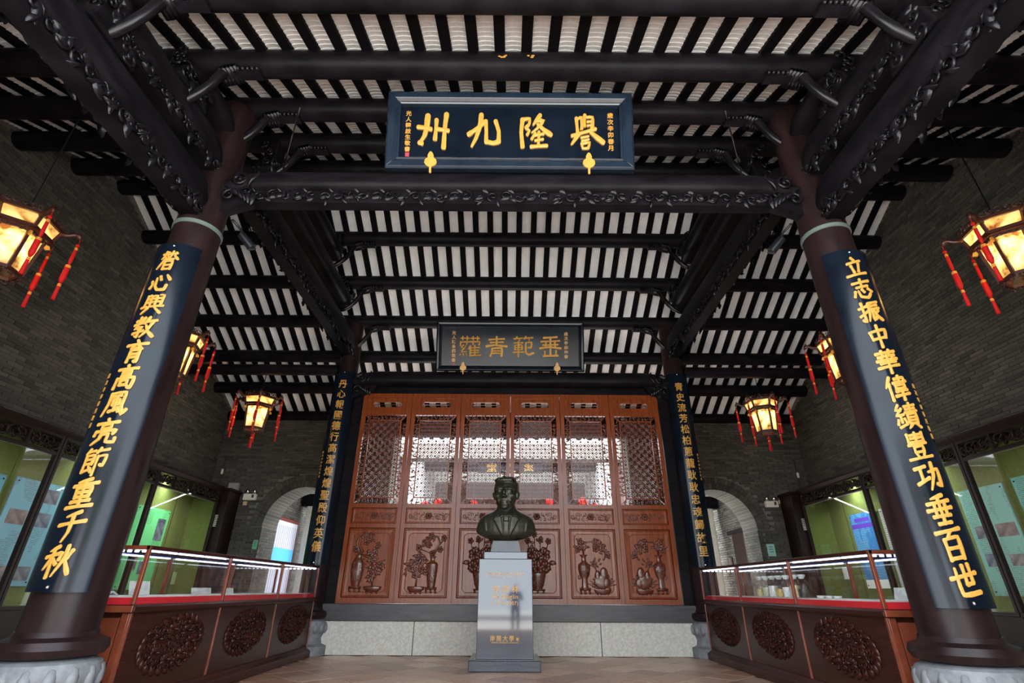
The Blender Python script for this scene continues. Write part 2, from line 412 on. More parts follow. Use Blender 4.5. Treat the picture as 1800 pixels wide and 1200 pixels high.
for sx, side in ((-1,'left'),(1,'right')):
    m = MB()
    poly = [(YE,0),(YBW+.8,0),(YBW+.8,rafter_z(YBW+.8)+.18),(RIDGE_Y,rafter_z(RIDGE_Y)+.18),(YE,rafter_z(YE)+.18)]
    m.prism(poly, lambda u,v,d: (sx*d,u,v), XW+.008, XW+.3)
    wl = m.build('wall_'+side, M['mortar'], label='%s gable wall of dark grey brick above the lit cabinets' % side, cat='wall', kind='structure')
    if sx < 0:
        bricks(wl, (-XW-.004, 2.0, 0), (0,1,0), (1,0,0), YBW-2.0, lambda u: rafter_z(2.0+u)-.02, prefer=lambda p: p.z > 3.0, z0=2.928)
    else:
        bricks(wl, (XW+.004, YBW, 0), (0,-1,0), (-1,0,0), YBW-2.0, lambda u: rafter_z(YBW-u)-.02, prefer=lambda p: p.z > 3.0, z0=2.928)
    # back wall of the aisle with its arched doorway
    AX, AR, ASP = sx*4.86, .90, 2.27      # centre, radius, springing height
    xa, xb = (-XW, -2.9) if sx < 0 else (2.9, XW)
    top = rafter_z(YBW+.4)
    arch = [(AX+AR, 0), (AX+AR, ASP)]+[(AX+AR*math.cos(PI*k/20), ASP+AR*math.sin(PI*k/20)) for k in range(1,20)]+[(AX-AR, ASP), (AX-AR, 0)]
    m = MB()
    # built of a left pier, a right pier and an arched head so that the opening is real
    m.box(xa, AX-AR, YBW+.012, YBW+.8, 0, top); m.box(AX+AR, xb, YBW+.012, YBW+.8, 0, top)
    hd = [(AX-AR, top), (AX-AR, ASP)]+[(AX-AR*math.cos(PI*k/20), ASP+AR*math.sin(PI*k/20)) for k in range(1,20)]+[(AX+AR, ASP), (AX+AR, top)]
    for k in range(1, len(hd)-2):
        (u0,v0),(u1,v1) = hd[k], hd[k+1]
        m.prism([(u0,v0),(u1,v1),(u1,top),(u0,top)], lambda u,v,d: (u,d,v), YBW+.012, YBW+.8)
    wb = m.build('wall_back_'+side, M['mortar'], label='grey brick back wall of the %s aisle with an arched doorway' % side, cat='wall', kind='structure')
    RO = AR+.30
    def skip(c, z, hl, xa=xa, AX=AX):
        x = xa+c
        if z < ASP: return abs(x-AX) < AR+hl-.03
        return math.hypot(max(abs(x-AX)-hl*.6, 0), z-ASP) < RO
    bricks(wb, (xa, YBW, 0), (1,0,0), (0,-1,0), xb-xa, lambda u: top-.02, skip, prefer=lambda p: p.z > 1.0)
    # voussoirs, two rings
    vm = None
    for ring, (r0, r1, n, yd) in enumerate(((AR, AR+.145, 36, .8), (AR+.15, RO-.004, 44, .05))):
        for k in range(n):
            a0, a1 = PI*(k+.06)/n, PI*(k+.94)/n
            v = MB().prism([(r0*math.cos(a0), r0*math.sin(a0)), (r1*math.cos(a0), r1*math.sin(a0)), (r1*math.cos(a1), r1*math.sin(a1)), (r0*math.cos(a1), r0*math.sin(a1))],
                           lambda u,v,d: (AX+u*.997, d, ASP+v*.997), YBW-.016, YBW+yd)
            v.build('voussoir', M['brick'], wb)
    # jamb bricks of the passage
    jm = MB()
    for jx, s2 in ((AX-AR, 1), (AX+AR, -1)):
        for r_ in range(int(ASP/.061)):
            ys = [YBW-.01, YBW+.25, YBW+.5, YBW+.8] if r_ % 2 else [YBW-.01, YBW+.12, YBW+.38, YBW+.64, YBW+.8]
            for a, b in zip(ys, ys[1:]):
                x0, x1 = (jx-.1, jx+.012) if s2 > 0 else (jx-.012, jx+.1)
                jm.box(x0, x1, a+.003, b-.003, r_*.061+.004, r_*.061+.057)
    jm.build('jamb_brickwork', M['brick'], wb, kind='stuff')
    # unseen wall, added to keep front light off the aisle's side wall
    xa, xb = (-XW, -3.9) if sx < 0 else (3.9, XW)
    bx('wall_light_block_'+side, xa, xb, YE, YE+.25, 0, rafter_z(YE)+.15, M['mortar'], label='unseen wall added to block front light from the %s aisle' % side, cat='wall', kind='structure')

# ---- courtyards
bx('ground', -30, 30, -34, YF, -.9, -.45, M['court'], label='pale paved courtyard in front of the hall', cat='ground', kind='structure')
bx('front_step', -XW, XW, YF-.5, YF, -.45, -.2, M['stone'], label='granite step along the hall front', cat='step', kind='structure')
bx('rear_ground', -9, 9, YBW+.8, 30, -.5, -.05, M['court'], label='pale paved rear courtyard behind the carved doors', cat='ground', kind='structure')

# the gate house across the front courtyard, which the polished stone and glass mirror
gh = empty('gate_house', (0,-17,-.45), label='gate house across the front courtyard with pale and pink plaster walls', cat='building')
plast = mat('pale_plaster', (.62,.62,.60), .8, noise=.1); pink = mat('pink_plaster', (.60,.40,.36), .8, noise=.1)
for x0, x1, mt in ((-12,-6,plast),(-6,-2.6,pink),(2.6,6.5,pink),(6.5,12,plast)): bx('wall', x0, x1, -17.4, -17, -.45, 5.4, mt, gh)
for x in (-2.4,2.4,-5.2,5.2): bx('pillar', x-.2, x+.2, -16.0, -15.6, -.45, 4.6, M['stone'], gh, .03)
bx('lintel', -2.6, 2.6, -17.4, -17, 3.4, 5.4, pink, gh)
MB().rings([[(x,-15.0,4.6),(x,-18.5,7.0),(x,-22,4.6),(x,-22,4.75),(x,-18.5,7.2),(x,-15.0,4.75)] for x in (-13,13)]).build('roof', mat('gate_roof_tile', (.12,.12,.12), .8, noise=.3), gh)
MB().ell((-2.0,-15.8,3.9), (.28,.28,.33), 14, 9).build('red_lamp', M['tassel'], gh, smooth='all')
for sx, nm in ((-1,'left'),(1,'right')):
    tr = empty('courtyard_tree', (sx*5.5-2,-11,-.45), label='leafy green tree on the %s of the front courtyard' % nm, cat='tree', group='courtyard trees')
    MB().tube([(sx*5.5-2,-11,-.45),(sx*5.5-1.9,-11,1.5),(sx*5.5-2.1,-11,3)], [.16,.13,.08], 8).build('trunk', mat('bark', (.12,.08,.05), .9), tr, smooth='all')
    m = MB(); rg = random.Random(8)
    for q in range(700):
        a, b2, r2 = rg.uniform(0,2*PI), rg.uniform(-1,1), rg.random()**.33
        c = Vector((sx*5.5-2+1.9*r2*math.cos(a)*math.sqrt(1-b2*b2), -11+1.9*r2*math.sin(a)*math.sqrt(1-b2*b2), 3.4+1.6*r2*b2)); d1 = Vector((rg.uniform(-1,1),rg.uniform(-1,1),rg.uniform(-1,1))).normalized()*.16; d2 = d1.orthogonal().normalized()*.08
        k0 = len(m.v); m.v += [tuple(c-d1),tuple(c+d2),tuple(c+d1),tuple(c-d2)]; m.f.append((k0,k0+1,k0+2,k0+3))
    m.build('foliage', mat('green_leaves', (.10,.24,.06), .6), tr)

# a visitor standing in the front courtyard, mirrored in the pedestal
def person(x, y, z, label):
    J = [(0,0,.93,.15,.11),(0,0,1.12,.145,.11),(0,.0,1.36,.17,.11),(0,0,1.49,.065,.06),(0,-.01,1.56,.06,.06),(0,-.01,1.66,.085,.10),(0,0,1.74,.06,.07)]
    E_ = [(i,i+1) for i in range(6)]
    for s in (-1,1):
        b = len(J); J += [(s*.10,0,.88,.095,.10),(s*.105,-.01,.50,.062,.07),(s*.11,.02,.10,.042,.05),(s*.125,.12,.04,.042,.03)]
        E_ += [(0,b),(b,b+1),(b+1,b+2),(b+2,b+3)]
        b = len(J); J += [(s*.19,0,1.40,.062,.07),(s*.30,-.02,1.16,.048,.05),(s*.16,.20,1.20,.035,.035),(s*.09,.26,1.26,.03,.04)]
        E_ += [(2,b),(b,b+1),(b+1,b+2),(b+2,b+3)]
    me = bpy.data.meshes.new('person'); me.from_pydata([j[:3] for j in J], E_, [])
    o = bpy.data.objects.new('tmp', me); COL.objects.link(o)
    o.modifiers.new('k','SKIN'); sm = o.modifiers.new('u','SUBSURF'); sm.levels = 2
    for v, j in zip(me.skin_vertices[0].data, J): v.radius = j[3:5]; v.use_root = False
    me.skin_vertices[0].data[0].use_root = True
    bpy.context.view_layer.update()
    m2 = bpy.data.meshes.new_from_object(o.evaluated_get(bpy.context.evaluated_depsgraph_get())); bpy.data.objects.remove(o)
    m2.name = 'person'; m2.materials.clear()
    for mt in (mat('navy_jacket', (.02,.05,.13), .8), mat('dark_trousers', (.015,.018,.03), .8), mat('skin', (.50,.30,.21), .5), mat('black_hair', (.01,.008,.008), .5), mat('dark_shoes', (.02,.02,.02), .5)): m2.materials.append(mt)
    for f in m2.polygons:
        c = f.center; f.use_smooth = True
        f.material_index = 4 if c.z < .09 else 1 if c.z < .92 else 0
        if c.z > 1.50: f.material_index = 2
        if c.z > 1.70 or (c.z > 1.58 and c.y < -.03): f.material_index = 3
        if .9 < c.z < 1.5 and c.y > .225: f.material_index = 2
    b = bpy.data.objects.new('person', m2); COL.objects.link(b); b.location = (x,y,z); return tag(b, label, 'person')
person(.24, -6.7, -.45, 'person in a navy jacket and dark trousers standing in the front courtyard')

# ---- sill, plinth and jambs of the door screen
YD = 9.86
pl = empty('trim_1', (0, YD, 0), label='pale granite plinth of long blocks under the door sill', cat='plinth', kind='structure')
for x0, x1 in ((-3.2,-1.62),(-1.615,1.55),(1.555,3.2)):
    bx('stone_block', x0+.003, x1-.003, YD-.06, YD+.3, 0, .5, M['stone'], pl, bevel=.008)
bx('trim_2', -3.22, 3.22, YD-.1, YD+.28, .5, .76, M['sill'], bevel=.01, label='dark grey timber sill beneath the six doors', cat='sill', kind='structure')
bx('trim_3', -3.22, 3.22, YD-.02, YD+.12, 4.62, 4.78, M['beam'], label='black head board above the six doors', cat='trim', kind='structure')
for sx, nm in ((-1,'trim_4'),(1,'trim_5')):
    bx(nm, min(sx*3.035,sx*3.26), max(sx*3.035,sx*3.26), YD-.01, YD+.1, .76, 4.62, M['beam'], label='black door jamb beside the %s rear column' % ('left' if sx<0 else 'right'), cat='trim', kind='structure')
# ------------------------------------------------------------------ brush writing
BR = {
'州':"33,8 30,45 24,66 10,86/15|4,40 22,42 44,46/12|60,20 59,48 57,74/12|66,46 84,48 97,50/11|90,4 86,40 84,98/14|10,84 18,86/13",
'九':"40,4 37,34 26,68 12,94/13|2,60 24,46 52,24/13|54,22 56,50 56,80/12|56,80 78,84 93,80/13|84,22 94,50 94,80/13",
'隆':"10,17 6,52 10,94/13|10,17 32,14 30,30 20,40/10|22,42 31,48 24,60/9|64,4 42,32/11|52,20 74,20 54,42 38,54/10|56,30 76,46 97,60/12|44,62 74,57/8|49,76 72,72/8|36,93 84,90/10|60,52 58,92/9|49,55 38,72/8",
'譽':"18,12 20,36 22,56/10|20,14 30,10/8|34,10 34,42/9|44,3 42,34/10|50,9 68,9 66,44/10|52,22 66,20/7|52,33 66,31/7|4,62 40,52 76,42/10|24,58 2,86/11|60,50 80,66 99,80/13|32,67 54,63/7|34,76 55,72/7|32,84 58,80 52,97/8|34,85 36,97 52,96/8",
'蘿':"8,12 46,12/6|16,4 16,20/6|36,4 36,20/6|54,12 92,12/6|64,4 64,20/6|84,4 84,20/6|6,34 6,48/7|6,30 94,28 90,44/7|36,30 34,42/6|62,30 64,42/6|20,44 10,56 24,60 12,72/6|30,48 22,66/5|10,78 34,76/5|8,86 4,94/5|20,84 20,96/5|32,84 36,94/5|52,48 44,62/7|52,56 50,96/7|52,58 94,56/6|72,46 72,94/6|54,70 90,69/6|54,81 90,80/6|50,95 98,92/7",
'青':"14,18 84,14/8|20,32 80,30/8|2,50 40,44 96,50/10|49,4 49,46/9|28,60 26,80 20,96/8|28,60 72,58 72,96/9|30,72 70,71/7|30,83 70,82/7",
'範':"20,4 10,16/6|6,14 44,10/7|32,12 30,22/6|60,2 54,14/6|52,10 92,8/7|76,10 76,20/6|6,34 46,32/6|10,44 10,66/6|10,44 42,43 42,66/6|11,55 42,54/5|10,66 42,65/6|2,78 50,76/7|26,26 26,98/7|58,32 86,30 84,56 70,54/8|60,32 60,78 74,88 96,80/9",
'垂':"20,8 80,4/9|8,26 92,22/8|2,58 44,52 98,58/10|16,42 84,40/8|50,6 50,92/9|30,24 28,56/8|70,22 72,56/8|24,72 24,92/8|76,70 76,92/8|18,94 84,92/9",
'潛':"30,2 27,22 12,40|15,15 45,12|42,5 40,25 50,35|60,0 58,20 48,38|50,14 80,10|75,4 72,24 90,42|35,35 20,62 2,90|30,45 72,40|35,55 33,96|35,55 70,52 68,96|36,74 66,72|35,94 68,93",
'心':"8,45 14,62 4,80|28,30 30,70 45,90 75,88 80,66|42,22 50,40|70,15 88,38",
'興':"20,10 14,60|20,14 34,8|18,28 32,26|17,44 30,42|40,12 38,52|40,12 62,10 60,52|44,24 58,24|45,40 57,40|72,6 90,6 84,58|70,22 86,20|70,38 84,38|2,66 98,58|34,70 8,96|64,68 94,94",
'教':"25,3 24,34|8,20 42,14|2,38 52,28|44,6 8,58|18,54 42,48 30,62|32,60 30,96 18,88|6,78 52,66|64,4 50,36|58,24 96,18|84,22 66,70 44,96|58,42 72,70 98,94",
'育':"48,0 54,10|6,22 94,14|44,20 28,36 66,34|60,24 76,40|32,46 28,96|32,46 70,44 68,96 58,92|34,62 66,60|33,76 66,75",
'高':"48,0 50,14|10,18 90,12|34,24 34,46|34,24 66,22 66,44|35,34 65,33|34,46 66,44|18,56 12,98|18,56 86,52 82,96 70,92|36,66 36,84|36,66 64,64 62,84|36,84 62,83",
'風':"22,8 20,50 4,96|22,8 78,4 76,60 86,92 98,74|34,20 64,16|38,34 38,54|38,34 62,32 62,52|38,54 62,52|50,20 50,78|32,80 66,72|62,66 70,82",
'亮':"48,0 52,12|8,18 92,12|34,22 34,38|34,22 68,20 66,36|34,38 66,36|12,48 8,62|12,48 90,44 82,58|38,60 34,76 6,96|38,60 66,58 64,88 94,90 94,74",
'節':"22,2 10,20|14,14 44,10|62,0 52,18|54,12 92,6|14,28 46,26 44,60|14,28 12,86|14,42 44,41|14,58 44,57|12,86 46,76|34,66 50,88|58,32 90,28 86,66 74,62|60,30 58,100",
'重':"70,2 22,12|6,24 96,16|24,34 26,66|24,34 78,30 74,64|26,48 75,46|26,64 74,62|50,8 50,96|16,80 84,76|4,98 98,94",
'千':"74,4 26,18|4,44 98,36|52,14 50,70 36,100",
'秋':"42,4 12,16|2,34 52,26|28,14 28,98|26,40 4,72|32,44 48,60|58,26 54,46|92,20 80,44|74,4 72,44 46,96|74,46 98,94",
'立':"44,0 54,14|18,28 84,20|32,40 40,76|72,34 62,74|2,92 98,84",
'志':"50,0 50,40|10,18 92,12|24,40 78,36|14,58 6,82|28,56 34,86 66,94 82,76|46,52 54,66|76,50 94,66",
'振':"18,2 20,90 8,82|2,28 40,20|0,64 40,44|48,8 96,4|48,8 46,50 34,92|56,22 90,19|50,38 98,34|60,40 58,88 74,76|90,46 74,58|68,42 78,70 100,92",
'中':"14,28 20,64|14,28 86,22 80,60|20,62 80,57|50,0 50,100",
'華':"6,12 94,8|32,2 34,20|66,0 64,18|12,28 88,24|26,34 28,54|74,32 72,52|4,44 96,40|16,56 86,52|2,74 98,68|50,22 50,100",
'偉':"26,2 4,44|18,28 18,98|46,12 90,8 88,26|36,28 98,24|44,38 44,54|44,38 86,36 84,52|44,54 84,52|40,64 92,60|34,82 98,76|66,0 66,34|66,60 66,100",
'績':"24,2 8,22 28,24|32,18 6,44 36,42|22,46 22,72|10,60 4,78|34,58 40,74|8,90 38,80|46,12 96,8|48,24 92,21|42,36 100,32|70,0 70,34|50,44 50,80|50,44 90,42 88,80|50,56 88,55|50,68 88,67|50,80 88,79|60,82 42,98|78,82 96,98",
'豐':"18,4 18,36|18,36 82,34|82,2 82,36|50,0 50,34|28,10 42,9|28,22 42,21|58,9 74,8|58,21 74,20|12,46 88,42|32,54 32,74|32,54 68,52 68,72|32,74 68,72|34,78 40,92|66,76 60,92|2,98 98,92",
'功':"4,18 46,12|24,18 24,64|2,72 50,54|52,34 96,26 92,84 76,78|74,2 70,46 44,96",
'垂b':"72,2 24,12|6,28 94,22|2,50 98,46|16,72 84,70|26,96 76,94|50,8 50,96|30,28 30,72|72,26 70,72",
'百':"2,10 98,2|52,8 40,28|24,32 26,98|24,32 78,28 76,96|27,62 76,60|27,94 76,92",
'世':"2,38 98,28|24,8 26,88 94,86|52,2 52,60|76,0 76,56|52,60 76,57",
}
def brush(ch, wdef=10.5, depth=.02, seed=0):
    """a character as raised brush strokes in a unit box, x right, y up, z out"""
    rng = random.Random(hash(ch) % 1000 + seed if False else sum(map(ord, ch))+seed)
    out = MB()
    strokes = BR[ch].split('|')
    if len(strokes) > 11: wdef *= .82
    for k, st in enumerate(strokes):
        wd = wdef
        if '/' in st: st, ww = st.split('/'); wd = float(ww)
        P = [Vector((float(a), 100-float(b), 0)) for a, b in (q.split(',') for q in st.split())]
        Q = []
        for i in range(len(P)-1):
            p0, p1, p2, p3 = P[max(i-1,0)], P[i], P[i+1], P[min(i+2,len(P)-1)]
            sharp = 0.35
            t1, t2 = (p2-p0)*.5*sharp+(p2-p1)*(1-sharp), (p3-p1)*.5*sharp+(p2-p1)*(1-sharp)
            n = max(2, int((p2-p1).length/7))
            for j in range(n):
                t = j/n; h = t*t; c = t*h
                Q.append(p1*(2*c-3*h+1)+t1*(c-2*h+t)+p2*(-2*c+3*h)+t2*(c-h))
        Q.append(P[-1])
        d = P[-1]-P[0]; left = d.x < -12 and d.y < -8; right = d.x > 10 and d.y < -18
        n = len(Q); W = []
        for i in range(n):
            t = i/max(n-1,1)
            if left: s = 1.12-.62*t*t
            elif right: s = .72+.6*t-.25*max(0,t-.8)*5
            else: s = 1.08-.42*t*(1-t)*2
            W.append(wd/2*s*rng.uniform(.93,1.07))
        T0 = (Q[1]-Q[0]).normalized(); T1 = (Q[-1]-Q[-2]).normalized()
        pts = [(Q[0]-T0*W[0]*.8*math.sin(a), W[0]*math.cos(a)) for a in (1.45,1.0,.5)]+list(zip(Q,W))+[(Q[-1]+T1*W[-1]*.8*math.sin(a), W[-1]*math.cos(a)) for a in (.5,1.0,1.45)]
        dz = depth+.0006*k
        rs = []
        for i, (p, wv) in enumerate(pts):
            t = (pts[min(i+1,len(pts)-1)][0]-pts[max(i-1,0)][0]).normalized(); nrm = Vector((-t.y,t.x,0))
            a, b = p+nrm*wv, p-nrm*wv
            rs.append([(a.x/100,a.y/100,0),(a.x/100,a.y/100,dz*.8),(p.x/100,p.y/100,dz),(b.x/100,b.y/100,dz*.8),(b.x/100,b.y/100,0)])
        out.rings(rs, closed=False)
    return out
_G = {}
def glyph(ch, bold=.018, depth=.03):
    """a typeset character in a unit box (default typeface)"""
    key = (ch, bold, depth)
    if key not in _G:
        c = bpy.data.curves.new('g', 'FONT'); c.body = ch; c.size = 1.0; c.offset = bold; c.extrude = depth/2; c.resolution_u = 3
        o = bpy.data.objects.new('g', c); COL.objects.link(o)
        bpy.context.view_layer.update()
        me = bpy.data.meshes.new_from_object(o.evaluated_get(bpy.context.evaluated_depsgraph_get()))
        bm = bmesh.new(); bm.from_mesh(me)
        for k in range(1, 8):
            bmesh.ops.bisect_plane(bm, geom=bm.verts[:]+bm.edges[:]+bm.faces[:], plane_co=(k/8,0,0), plane_no=(1,0,0))
        m = MB(); bm.verts.ensure_lookup_table()
        m.v = [(v.co.x, v.co.y+.1, v.co.z+depth/2) for v in bm.verts]; m.f = [tuple(v.index for v in f.verts) for f in bm.faces]
        bm.free(); bpy.data.meshes.remove(me); bpy.data.objects.remove(o); bpy.data.curves.remove(c)
        _G[key] = m
    return _G[key]
def text_line(s, size, bold=.01, depth=.03, adv=None):
    """a line of latin type, centred"""
    m = MB(); x = 0
    for ch in s:
        if ch == ' ': x += .3; continue
        g = glyph(ch, bold, depth); w_ = max(p[0] for p in g.v)
        m.add(g, lambda p, x=x: Vector((p.x+x, p.y, p.z))); x += (w_+.07 if adv is None else adv)
    return m.map(lambda p: Vector(((p.x-x/2)*size, (p.y-.1)*size, p.z*size)))

# ------------------------------------------------------------------ columns with their couplet boards
COLS = {}
for (sx, yc, rc, nm) in ((-1,YC1,.235,'front left'),(1,YC1,.235,'front right'),(-1,YC2,.215,'rear left'),(1,YC2,.215,'rear right')):
    cx = sx*XC; front = yc == YC1
    c = empty('column', (cx,yc,0), label='tall dark timber column at the %s of the hall, on a stone base' % nm, cat='column', group='four timber columns')
    ztop = purlin_z(yc)-.10
    MB().lathe([(rc*1.06,.69),(rc*1.04,1.2),(rc,2.5),(rc*.97,4.4),(rc*.86,ztop)], 40, (cx,yc,0)).build('shaft', M['column'], c, smooth=True)
    k = rc/.235
    MB().lathe([(.25*k,.52),(.33*k,.545),(.355*k,.59),(.34*k,.64),(.27*k,.665),(.26*k,.70)], 40, (cx,yc,0)).build('foot_ring', M['column'], c, smooth=True)
    b = MB().lathe([(.40*k,0),(.40*k,.14),(.31*k,.17),(.29*k,.25),(.345*k,.36),(.36*k,.44),(.335*k,.50),(.28*k,.525)], 40, (cx,yc,0)).build('stone_base', M['graystone'], c, smooth=True)
    for j in range(16):      # carved lotus petals round the base
        a = 2*PI*j/16; MB().ell((cx+.335*k*math.cos(a), yc+.335*k*math.sin(a), .40), (.045,.045,.085), 8, 5).build('lotus_petal', M['graystone'], b, smooth='all')
    if front: MB().lathe([(rc*.985,4.44),(rc*1.03,4.445),(rc*1.03,4.485),(rc*.985,4.49)], 32, (cx,yc,0), cap=False).build('strap', mat('grey_green_strap', (.10,.13,.12), .5), c, smooth=True)
    COLS[nm] = c

LBOARD = '潛心興教育高風亮節重千秋'; RBOARD = '立志振中華偉績豐功垂百世'
LB2 = '丹心報國德行高潔煌煌聖殿仰英儀'; RB2 = '青史流芳松柏蔥蘢耿耿忠魂歸故里'
def couplet(sx, yc, rc, txt, z0, z1, ztop, zbot, cs, half, label, hand, inward=6):
    cx = sx*XC; th = -sx*R(inward); ro = rc*1.06+.035
    def wrap(u, z, d): a = th+u/ro; return Vector((cx+(ro+d)*math.sin(a), yc-(ro+d)*math.cos(a), z))
    root = empty('couplet_board', (cx, yc-ro, z0), label=label, cat='sign board', group='gilt couplet boards on the columns')
    W = R(half)*ro; n = 18; m = MB()
    rs = [[wrap(-W+2*W*j/n, z, 0) for j in range(n+1)]+[wrap(W-2*W*j/n, z, -.03) for j in range(n+1)] for z in (z0, (z0+z1)/2, z1)]
    m.rings(rs).build('board', M['board'], root, smooth=True)
    N = len(txt)
    for i, ch in enumerate(txt):
        zc = ztop-(ztop-zbot)*i/(N-1)
        key = ch
        if hand: g = MB().add(brush('垂b' if ch == '垂' else ch, 13.4, .04), lambda p: Vector((p.x, p.y+.11*(p.x-.5), p.z)))
        else: g = glyph(ch, .012, .04)
        o = MB().add(g, lambda p: wrap((p.x-.5)*cs*(.80 if hand else .9), zc+(p.y-.5)*cs*(.95 if hand else 1), .001+p.z*cs))
        o.build('character', M['gold'], root)
    # small signature column by the outer edge
    sg = MB()
    for i, ch in enumerate('歲次辛卯春月敬書'):
        g = glyph(ch, .01, .05)
        sg.add(g, lambda p: wrap(sx*(W*.80)+(p.x-.5)*.05, (z0+z1)/2+.15-i*.065+(p.y-.5)*.05, .001+p.z*.04))
    sg.build('signature', M['gold'], root)
    for z in (z0+.035, z1-.035):
        p = wrap(0, z, .004); MB().ell(p, (.014,.01,.014), 8, 5).build('nail', M['chrome'], root)
    return root
couplet(-1, YC1, .235, LBOARD, .96, 4.12, 3.90, 1.17, .235, 50, 'curved black board with bold gilt brush characters on the front left column', 1)
couplet(1, YC1, .235, RBOARD, .89, 4.10, 3.88, 1.07, .235, 50, 'curved black board with bold gilt brush characters on the front right column', 1)
couplet(-1, YC2, .215, LB2, 1.36, 5.0, 4.72, 1.66, .185, 52, 'curved black board with neat gilt characters on the rear left column', 0)
couplet(1, YC2, .215, RB2, 1.36, 5.0, 4.70, 1.62, .185, 52, 'curved black board with neat gilt characters on the rear right column', 0)

# ------------------------------------------------------------------ carving helpers
def spiral(m, c, r, turns, a0, tr, fn, hand=1, n=None, lift=.5):
    """a scroll: a tube winding into its centre, on a plane given by fn(u,v,d)"""
    n = n or max(6, int(turns*9))
    pts = []; rad = []
    for i in range(n+1):
        t = i/n; rr = r*(1-.86*t); a = a0+hand*2*PI*turns*t
        pts.append(fn(c[0]+rr*math.cos(a), c[1]+rr*math.sin(a), tr*lift*(1+t))); rad.append(tr*(1-.35*t)*(.5 if i == 0 else 1))
    m.tube(pts, rad, 5)
def leaf(m, c, ang, L, W, h, fn):
    ca, sa = math.cos(ang), math.sin(ang); rs = []
    for t, w_ in ((0,.12),(.25,.8),(.55,1),(.82,.6),(1,.06)):
        y = t*L; hh = h*(.4+.9*math.sin(PI*min(t+.1,1)))
        ring = [(-W*w_/2, 0), (0, hh), (W*w_/2, 0)]
        rs.append([fn(c[0]+ca*y-sa*a, c[1]+sa*y+ca*a, d) for a, d in ring])
    m.rings(rs, closed=False)
def blossom(m, c, r, h, fn, petals=5, a0=0):
    for k in range(petals):
        a = a0+2*PI*k/petals
        leaf(m, (c[0]+math.cos(a)*r*.1, c[1]+math.sin(a)*r*.1), a, r, r*.95, h, fn)
    leaf(m, (c[0]-r*.25, c[1]), 0, r*.5, r*.5, h*1.5, fn)
def scrollfield(m, inside, u0, u1, v0, v1, step, tr, fn, seed=1):
    """dense carved scrollwork filling an outline"""
    rng = random.Random(seed); v = v0+step/2; k = 0
    while v < v1:
        u = u0+step/2*(1+(k % 2))
        while u < u1:
            if inside(u, v):
                spiral(m, (u+rng.uniform(-.1,.1)*step, v+rng.uniform(-.1,.1)*step), step*rng.uniform(.45,.6), rng.uniform(.9,1.3), rng.uniform(0,2*PI), tr, fn, rng.choice((-1,1)), 8)
                if rng.random() < .6: leaf(m, (u, v), rng.uniform(0,2*PI), step*.8, step*.35, tr*2.2, fn)
            u += step
        v += step*.86; k += 1

# ------------------------------------------------------------------ beams
def moonbeam(p, q, hz, hy, mat_, name, parent, nseg=26, endcurve=.22):
    """a lintel with rounded faces whose ends turn down to the columns"""
    p, q = Vector(p), Vector(q); L = (q-p).length; d = (q-p).normalized(); s_ = d.cross(Vector((0,0,1))); rs = []
    for i in range(nseg+1):
        t = i/nseg; e = min(t, 1-t)*L
        k = 1 if e > endcurve*2 else math.sin(PI/2*(.25+.75*e/(endcurve*2)))
        drop = -.10*(1-k)*3
        c = p+(q-p)*t+Vector((0,0,drop*.5))
        rs.append([c+s_*hy*k**.3*math.copysign(abs(math.cos(a))**.75, math.cos(a))+Vector((0,0,hz*k**.7*math.copysign(abs(math.sin(a))**.75, math.sin(a)))) for a in [2*PI*j/20 for j in range(20)]])
    return MB().rings(rs).build(name, mat_, parent, smooth=True)
def lintel(y, zc, hz, x1, label, apron, bulge):
    root = empty('lintel_beam', (0,y,zc-hz), label=label, cat='beam')
    moonbeam((-x1,y,zc), (x1,y,zc), hz, bulge, M['beam'], 'beam', root)
    fn = lambda u,v,d: Vector((u, y-.07-d, v))
    if apron:
        m = MB(); m.box(-x1+.35, x1-.35, y-.065, y+.065, zc-hz-.16, zc-hz+.02); m.build('apron_board', M['beam'], root)
        m = MB(); z = zc-hz-.075; n = 40
        for i in range(n):
            u = -x1+.42+(2*x1-.84)*i/(n-1)
            spiral(m, (u, z+.02*math.sin(i*2.1)), .07, 1.15, i*1.3, .016, fn, 1 if i % 2 else -1)
            leaf(m, (u-.05, z+.05*(-1)**i), (.5 if i % 2 else 2.4), .15, .055, .035, fn); leaf(m, (u+.04, z-.03), -.4+i, .11, .045, .03, fn)
        m.build('apron_carving', M['bracket'], root, smooth='all')
    for sx in (-1, 1):       # scroll ends and little brackets where the beam meets the column
        m = MB(); f2 = lambda u,v,d: Vector((sx*u, y-bulge*.8-d, v))
        spiral(m, (x1-.18, zc-.03), hz*.75, 1.6, .6, .026, f2)
        m.tube([f2(x1-.36,zc+hz*.8,.02), f2(x1-.40,zc+hz*.2,.03), f2(x1-.33,zc-hz*.4,.03), f2(x1-.30,zc-hz*1.1,.02)], [.012,.026,.026,.01], 6)
        for k in range(6):
            leaf(m, (x1-.04-.07*k, zc-hz*.95-.02*k), PI+.5+.22*k, .16, .06, .04, f2)
        spiral(m, (x1-.12, zc-hz-.12), .09, 1.2, 2.4, .02, f2, -1); spiral(m, (x1-.3, zc-hz-.06), .06, 1.1, .4, .016, f2)
        m.build('scroll_end', M['bracket'], root, smooth='all')
        m = MB(); m.prism([(x1+.02,zc-hz*.5),(x1-.5,zc-hz-.02),(x1-.42,zc-hz-.12),(x1-.2,zc-hz-.2),(x1+.02,zc-hz-.3)], lambda u,v,d: (sx*u, d, v), y-.06, y+.06)
        m.build('corner_bracket', M['beam'], root)
    return root
lintel(YC1-.02, 5.13, .135, 3.24, 'front lintel beam with carved apron carrying the larger plaque', True, .15)
lintel(YC2-.06, 4.90, .155, 3.25, 'rear lintel beam above the carved doors carrying the smaller plaque', False, .15)

